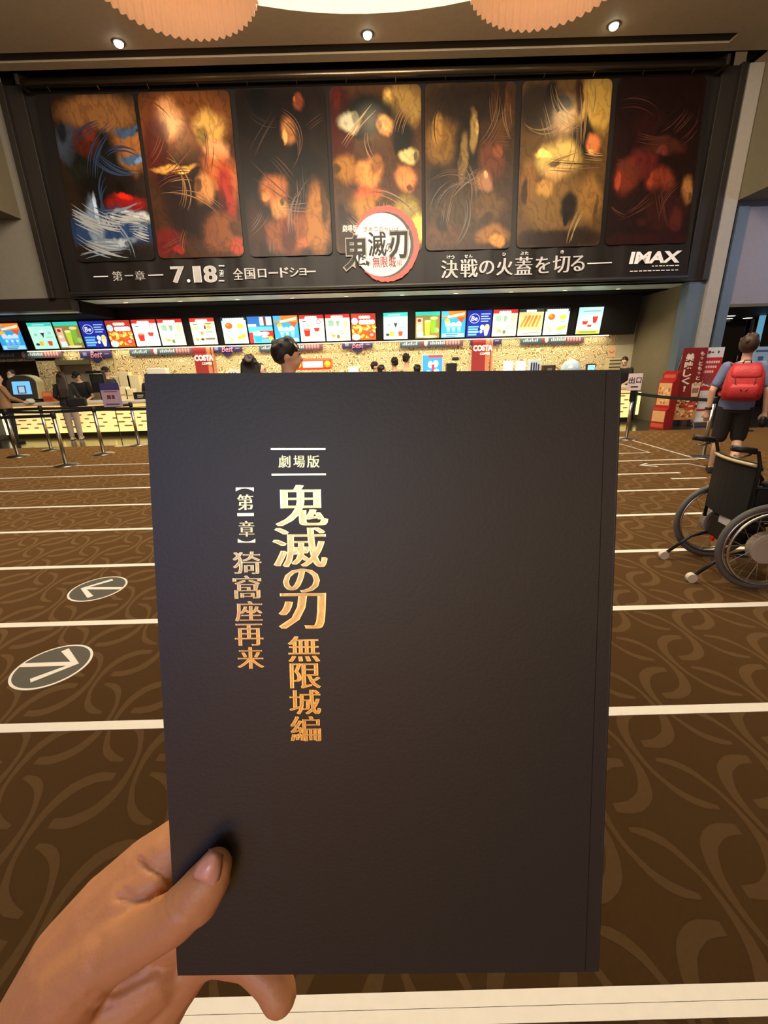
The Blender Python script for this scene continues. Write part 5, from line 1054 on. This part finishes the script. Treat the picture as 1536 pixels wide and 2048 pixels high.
p = atY(806, 716, 10.3); person('customer in pale yellow top, right one of the pair at the counter', p.x + 0.08, 10.35, PI - 0.5, 1.74, top=((226, 206, 150), 'short'), hair='short')
p = atY(834, 738, 9.3); person('small dark head right of the pale yellow customer', p.x, 9.3, PI, 1.5, top=((60, 60, 66), 'short'), hair='short')
p = atY(1260, 731, 11.2); person('staff member with dark hair leaning at the right end of the counter', p.x + 0.2, 11.72, -0.9, 1.56, lean=0.2, top=((22, 22, 24), 'short'), hair='short', head=(0.1, 0.4), arms=[((-0.22, -0.2, 1.08), (-0.12, -0.42, 0.98)), ((0.24, -0.2, 1.08), (0.2, -0.44, 1.0))])
# backpacker walking away at right
BX, BY, BRZ = 4.50, 5.62, PI - 0.56
bpk = person('man in blue-grey shirt and dark shorts walking away with a red backpack', BX, BY, BRZ, 1.73, top=((110, 122, 156), 'short'), bottom=((38, 34, 32), 'shorts'), hair='short', hair_mat=mat('warm_brown_hair', (58, 40, 30), 0.55, var=0.3, scale=40), voxel=0.009, shoes=(30, 28, 28),
       legs=[((-0.10, -0.05, 0.49), (-0.085, 0.20, 0.115)), ((0.10, -0.03, 0.48), (0.10, -0.13, 0.085))],
       arms=[((-0.27, 0.03, 1.09), (-0.30, -0.02, 0.83)), ((0.27, 0.02, 1.09), (0.27, -0.03, 0.83))], head=(-0.35, 0.05), hair_k=1.22)
MB().lathe((0.272, -0.01, 0.86), [(0.036, -0.016), (0.04, -0.012), (0.04, 0.012), (0.036, 0.016)], 18).build('wristwatch', m_blackpl, bpk, smooth=True)
m_red = mat('red_nylon', (186, 44, 46), 0.55, var=0.14, scale=9, bump=0.4)
bag = thing('backpack', 'bright red backpack on the back of the walking man', 'backpack', (BX, BY - 0.0, 0.99), rz=BRZ)
def rbox(rs, n=24, pw=3.2):
    out = []
    for (z, cy, rx, ry) in rs:
        row = []
        for k in range(n):
            a = 2 * PI * k / n; c_, s_ = math.cos(a), math.sin(a)
            row.append((rx * math.copysign(abs(c_) ** (2 / pw), c_), cy + ry * math.copysign(abs(s_) ** (2 / pw), s_), z))
        out.append(row)
    return out
g = MB(); g.rings(rbox([(0.0, 0.20, 0.14, 0.06), (0.015, 0.21, 0.185, 0.09), (0.10, 0.225, 0.20, 0.105), (0.22, 0.22, 0.195, 0.10), (0.32, 0.205, 0.18, 0.085), (0.40, 0.185, 0.15, 0.06), (0.43, 0.17, 0.10, 0.035)]))
g.build('main_pack', m_red, bag, smooth=True)
g = MB(); g.rings(rbox([(0.03, 0.305, 0.13, 0.03), (0.05, 0.315, 0.15, 0.04), (0.16, 0.32, 0.145, 0.042), (0.2, 0.31, 0.12, 0.03)])); g.build('front_pocket', m_red, bag, smooth=True)
g = MB(); g.rings(rbox([(0.25, 0.285, 0.12, 0.02), (0.30, 0.275, 0.15, 0.035), (0.39, 0.225, 0.14, 0.05), (0.425, 0.19, 0.1, 0.04)])); g.build('top_flap', m_red, bag, smooth=True)
for s in (-1, 1):
    g = MB(); pts = [(s * 0.11, 0.14, 0.40), (s * 0.125, 0.06, 0.425), (s * 0.13, -0.05, 0.415), (s * 0.14, -0.135, 0.32), (s * 0.16, -0.13, 0.16), (s * 0.19, 0.02, 0.06), (s * 0.18, 0.16, 0.04)]
    g.rings([[(p_[0] - 0.026, p_[1], p_[2]), (p_[0] + 0.026, p_[1], p_[2]), (p_[0] + 0.026, p_[1] + 0.008, p_[2] + 0.01), (p_[0] - 0.026, p_[1] + 0.008, p_[2] + 0.01)] for p_ in pts]); g.build('shoulder_strap', mat('strap_red', (150, 30, 40), 0.7), bag)
    MB().tube([(s * 0.10, 0.29, 0.28), (s * 0.09, 0.335, 0.2), (s * 0.02, 0.362, 0.12)], 0.006, 8).build('compression_strap', mat('strap_dark', (70, 20, 24), 0.7), bag, smooth=True)
MB().tube([(-0.04, 0.15, 0.43), (-0.03, 0.15, 0.465), (0.03, 0.15, 0.465), (0.04, 0.15, 0.43)], 0.008, 8).build('grab_handle', mat('strap_dark', (70, 20, 24), 0.7), bag, smooth=True)
ph = MB().ball((0, 0, 0), (0.05, 0.035, 0.07), 14)
tag(ph.build('pouch', m_blackpl, smooth=True, loc=(BX + 0.27 * math.cos(0.56) + 0.02, BY - 0.27 * math.sin(0.56) - 0.03, 0.72)), 'small black pouch in the right hand of the walking man', 'pouch')

# ================================================================== WHEELCHAIR
wc = thing('wheelchair', 'black powered wheelchair seen from behind at the right edge', 'wheelchair', (2.55, 2.9, 0), rz=math.radians(-6.4))
m_tyre = mat('tyre_grey', (92, 90, 86), 0.7); m_cv = mat('black_canvas', (20, 19, 19), 0.8, bump=0.2); m_fr = mat('black_tube', (22, 22, 22), 0.35)
def ring(c, r, tr, n=48, m=10, axis='y'):
    t = MB(); pts = [(c[0] + r * math.cos(2 * PI * k / n), c[1], c[2] + r * math.sin(2 * PI * k / n)) for k in range(n)]; t.tube(pts, tr, m, closed=True); return t
for s in (1, -1):
    yy = s * 0.265; R_ = 0.285
    w = ring((0, yy, R_ + 0.019), R_, 0.02).build('wheel', m_tyre, wc, smooth=True)
    ring((0, yy, R_ + 0.019), R_ - 0.028, 0.010).build('rim', m_chrome, w, smooth=True)
    ring((0, yy + s * 0.04, R_ + 0.019), R_ - 0.035, 0.009).build('hand_rim', m_chrome, w, smooth=True)
    h_ = MB()
    for y0, y1, r0, r1 in ((-0.03, 0.03, 0.10, 0.10),): h_.tube([(0, yy - 0.035, R_ + 0.019), (0, yy - 0.03, R_ + 0.019), (0, yy + 0.03, R_ + 0.019), (0, yy + 0.04, R_ + 0.019)], [0.08, 0.105, 0.105, 0.06], 28)
    h_.build('hub_motor', mat('hub_beige', (176, 164, 146), 0.5), w, smooth=False, bevel=0.004)
    sp = MB()
    for k in range(24):
        a = 2 * PI * k / 24; a2 = a + (0.35 if k % 2 else -0.35); yo = 0.02 if k % 2 else -0.02
        sp.cyl((0.1 * math.cos(a2), yy + yo, R_ + 0.019 + 0.1 * math.sin(a2)), (0.258 * math.cos(a), yy, R_ + 0.019 + 0.258 * math.sin(a)), 0.0016, n=6)
    sp.build('spokes', m_chrome, w)
    ys = s * 0.215
    MB().tube([(-0.12, ys, 0.36), (-0.12, ys, 0.84), (-0.15, ys, 0.93), (-0.27, ys, 0.955)], 0.0125, 12).build('back_tube', m_fr, wc, smooth=True)
    MB().tube([(-0.17, ys, 0.94), (-0.31, ys, 0.962)], 0.021, 12).build('push_grip', m_blackpl, wc, smooth=True)
    MB().tube([(-0.19, ys, 0.92), (-0.24, ys, 0.90), (-0.29, ys - s * 0.0, 0.915)], 0.006, 8).build('brake_lever', m_chrome, wc, smooth=True)
    MB().tube([(-0.12, ys, 0.47), (0.30, ys, 0.47), (0.36, ys, 0.42), (0.44, ys, 0.14)], 0.0125, 12).build('side_frame', m_fr, wc, smooth=True)
    MB().tube([(-0.12, ys, 0.22), (0.28, ys, 0.22), (0.32, ys, 0.28)], 0.0125, 12).build('lower_frame', m_fr, wc, smooth=True)
    MB().tube([(0.0, ys, 0.31), (0.0, s * 0.255, 0.304)], 0.012, 10).build('axle', m_chrome, wc, smooth=True)
    MB().tube([(-0.12, ys, 0.70), (0.18, ys, 0.70), (0.22, ys, 0.65), (0.22, ys, 0.47)], 0.0125, 12).build('armrest_tube', m_fr, wc, smooth=True)
    MB().b2(-0.08, 0.2, ys - 0.025, ys + 0.025, 0.71, 0.74).build('arm_pad', m_cv, wc, bevel=0.01)
    MB().b2(-0.1, 0.2, ys - 0.008, ys + 0.008, 0.48, 0.69).build('side_guard', m_cv, wc, bevel=0.004)
    at_ = MB().tube([(-0.06, ys - s * 0.02, 0.24), (-0.2, ys - s * 0.02, 0.2), (-0.36, ys - s * 0.02, 0.05)], 0.012, 10).build('anti_tip_bar', m_fr, wc, smooth=True)
    MB().tube([(-0.37, ys - s * 0.02 - 0.018, 0.036), (-0.37, ys - s * 0.02 + 0.018, 0.036)], 0.034, 18).build('anti_tip_wheel', mat('caster_white', (216, 206, 184), 0.5), at_)
    cw = MB().tube([(0.36, ys - 0.02, 0.075), (0.36, ys + 0.02, 0.075)], 0.075, 24).build('caster_wheel', m_blackpl, wc, bevel=0.008); MB().tube([(0.36, ys, 0.075), (0.33, ys, 0.2), (0.32, ys, 0.26)], 0.014, 8).build('fork', m_fr, cw, smooth=True)
    MB().b2(0.42, 0.6, ys - 0.08 * s - 0.06, ys - 0.08 * s + 0.06, 0.12, 0.135).build('footplate', m_blackpl, wc, bevel=0.005)
g = MB(); rows = []
for k in range(9):
    u = k / 8; yv = -0.215 + 0.43 * u; sag = -0.035 * math.sin(PI * u)
    rows.append([(-0.135 + sag, yv, 0.45), (-0.12 + sag, yv, 0.45), (-0.12 + sag, yv, 0.86), (-0.135 + sag, yv, 0.86)])
g.rings(rows); g.build('backrest', m_cv, wc)
MB().tube([(-0.142 - 0.035 * math.sin(PI * k / 10), -0.215 + 0.043 * k, 0.845) for k in range(11)], 0.011, 8).build('backrest_piping', mat('piping_pale', (196, 180, 140), 0.5), wc, smooth=True)
MB().b2(-0.12, 0.3, -0.21, 0.21, 0.45, 0.53).build('seat_cushion', m_cv, wc, bevel=0.025)
for s in (1, -1): MB().tube([(0.1, s * 0.2, 0.22), (0.1, -s * 0.2, 0.46)], 0.011, 10).build('cross_brace', m_fr, wc, smooth=True)
MB().b2(-0.14, 0.08, -0.12, 0.12, 0.25, 0.42).build('battery_case', m_blackpl, wc, bevel=0.015)
MB().b2(-0.155, -0.143, -0.12, 0.0, 0.39, 0.47).build('spec_label', ink((206, 200, 206)), wc, bevel=0.002)
MB().b2(-0.15, -0.14, 0.02, 0.06, 0.23, 0.26).build('red_reflector', ink((200, 30, 30), 0.3), wc)

# ================================================================== HOLDING HAND
m_hand = mat('hand_skin', (196, 136, 92), 0.5, var=0.06, scale=60, bump=0.06, sss=0.12)
def hp(x, y, D): return atD(x, y, D)
PXM = lambda r, D: r * D / FPX
hd = MB()
def hc(L): hd.chain([(hp(x, y, D), PXM(r, D)) for x, y, D, r in L])
# thumb lies on the front cover
hc([(95, 2050, 0.228, 78), (150, 1960, 0.222, 70), (215, 1905, 0.2165, 58), (282, 1872, 0.2095, 50), (350, 1834, 0.204, 47), (376, 1808, 0.2025, 46), (412, 1765, 0.2025, 42), (431, 1733, 0.2035, 34)])
hc([(395, 1800, 0.203, 44), (420, 1758, 0.203, 41)])
# back of the thumb web and the index side of the palm, behind the cover
hc([(60, 2080, 0.236, 88), (150, 1915, 0.235, 84), (225, 1825, 0.236, 78), (300, 1745, 0.237, 66), (352, 1694, 0.2365, 52), (430, 1640, 0.2375, 44), (520, 1600, 0.238, 40)])
hc([(205, 1880, 0.226, 62), (262, 1800, 0.227, 52), (318, 1750, 0.2285, 44)])
# heel of the palm and the outer edge of the hand
hc([(150, 2120, 0.245, 100), (240, 1990, 0.242, 76), (320, 1930, 0.2445, 66)])
hc([(200, 2160, 0.252, 84), (285, 2048, 0.248, 68), (345, 1975, 0.2475, 48), (400, 1900, 0.246, 44)])
# middle, ring and little fingers behind the book, curled so that the pads press the back cover
hc([(340, 1760, 0.2395, 60), (450, 1730, 0.2425, 44), (560, 1700, 0.241, 40), (640, 1690, 0.2385, 34)])
hc([(350, 1850, 0.242, 60), (450, 1830, 0.2445, 44), (570, 1810, 0.2425, 40), (640, 1805, 0.2395, 34)])
hc([(372, 1925, 0.245, 42), (430, 1900, 0.2465, 40), (500, 1915, 0.246, 38), (545, 1958, 0.243, 39), (557, 1988, 0.2405, 37)])
# wrist and forearm
hc([(100, 2090, 0.240, 112), (-30, 2330, 0.262, 118), (-190, 2700, 0.30, 140)])
hand = thing('holding_hand', 'left hand gripping the lower left corner of the black book, thumb in front', 'hand', tuple(hp(150, 2000, 0.235)))
hb = hd.build('hand', m_hand, None, remesh=0.0016, soft=5)
def creases(o, lines):
    me = o.data; inv_f = Matrix((_R, _U, -_F))
    pts = []
    for L in lines:
        P, dep, wid = L
        for (xa, ya), (xb, yb) in zip(P, P[1:]):
            for k in range(8): pts.append((xa + (xb - xa) * k / 8, ya + (yb - ya) * k / 8, dep, wid))
    nrm = [v.normal.copy() for v in me.vertices]
    for v, n_ in zip(me.vertices, nrm):
        q = inv_f @ (v.co - _C); D = -q.z
        if D <= 0.05: continue
        x, y = 768 + FPX * q.x / D, 1024 - FPX * q.y / D
        if n_.dot(_C - v.co) <= 0 or not (-20 < x < 620 and 1550 < y < 2070): continue
        best = 0.0
        for (px, py, dep, wid) in pts:
            d2 = (x - px) ** 2 + (y - py) ** 2
            if d2 < 9 * wid * wid:
                val = dep * math.exp(-d2 / (wid * wid))
                if abs(val) > abs(best): best = val
        v.co = v.co - n_ * best
creases(hb, [([(330, 1800), (327, 1818), (336, 1836)], 0.0009, 3.5), ([(343, 1787), (339, 1806), (346, 1824), (357, 1836)], 0.0011, 3.5), ([(358, 1795), (353, 1812), (362, 1830)], 0.0008, 3.2),
             ([(282, 1722), (298, 1737), (320, 1748), (343, 1770)], 0.0020, 7), ([(236, 1796), (258, 1802), (290, 1800), (330, 1788)], 0.0018, 8), ([(250, 1785), (262, 1795)], 0.0015, 9),
             ([(180, 1990), (230, 1984), (280, 1962), (318, 1932)], 0.0009, 9), ([(150, 2014), (190, 2020), (235, 2010)], 0.0006, 9), ([(310, 1700), (296, 1716)], -0.0012, 22), ([(200, 1880), (190, 1910), (180, 1940)], 0.0010, 12)])
hb.parent = hand; hb.matrix_parent_inverse = Matrix.Translation(hand.location).inverted()
# thumbnail: a curved plate set on the thumb tip
nb = MB(); rows = []
for j in range(9):
    v_ = j / 8; cxn = 412 + (438 - 412) * v_; cyn = 1768 + (1707 - 1768) * v_; hwid = (20 + 7 * math.sin(PI * min(1, v_ + 0.25))) * (1 if v_ < 0.85 else 0.8)
    row = []
    for k in range(9):
        u_ = k / 4 - 1; px = cxn - 5 + u_ * hwid * 0.92; py = cyn - 4 + u_ * hwid * 0.42
        row.append(hp(px, py, 0.2025 - 0.0088 + 0.0032 * u_ * u_ + 0.0042 * (v_ * v_) + (0.0016 if v_ > 0.9 else 0)))
    rows.append(row)
vs = [q for r_ in rows for q in r_]; nb.add(vs, [(j * 9 + k, j * 9 + k + 1, (j + 1) * 9 + k + 1, (j + 1) * 9 + k) for j in range(8) for k in range(8)])
no = nb.build('thumb_nail', mat('nail', (216, 156, 136), 0.28, var=0.03), None, smooth=True); no['label'] = 'pale glossy thumb nail'
no.parent = hand; no.matrix_parent_inverse = Matrix.Translation(hand.location).inverted()
sm = no.modifiers.new('t', 'SOLIDIFY'); sm.thickness = 0.0006
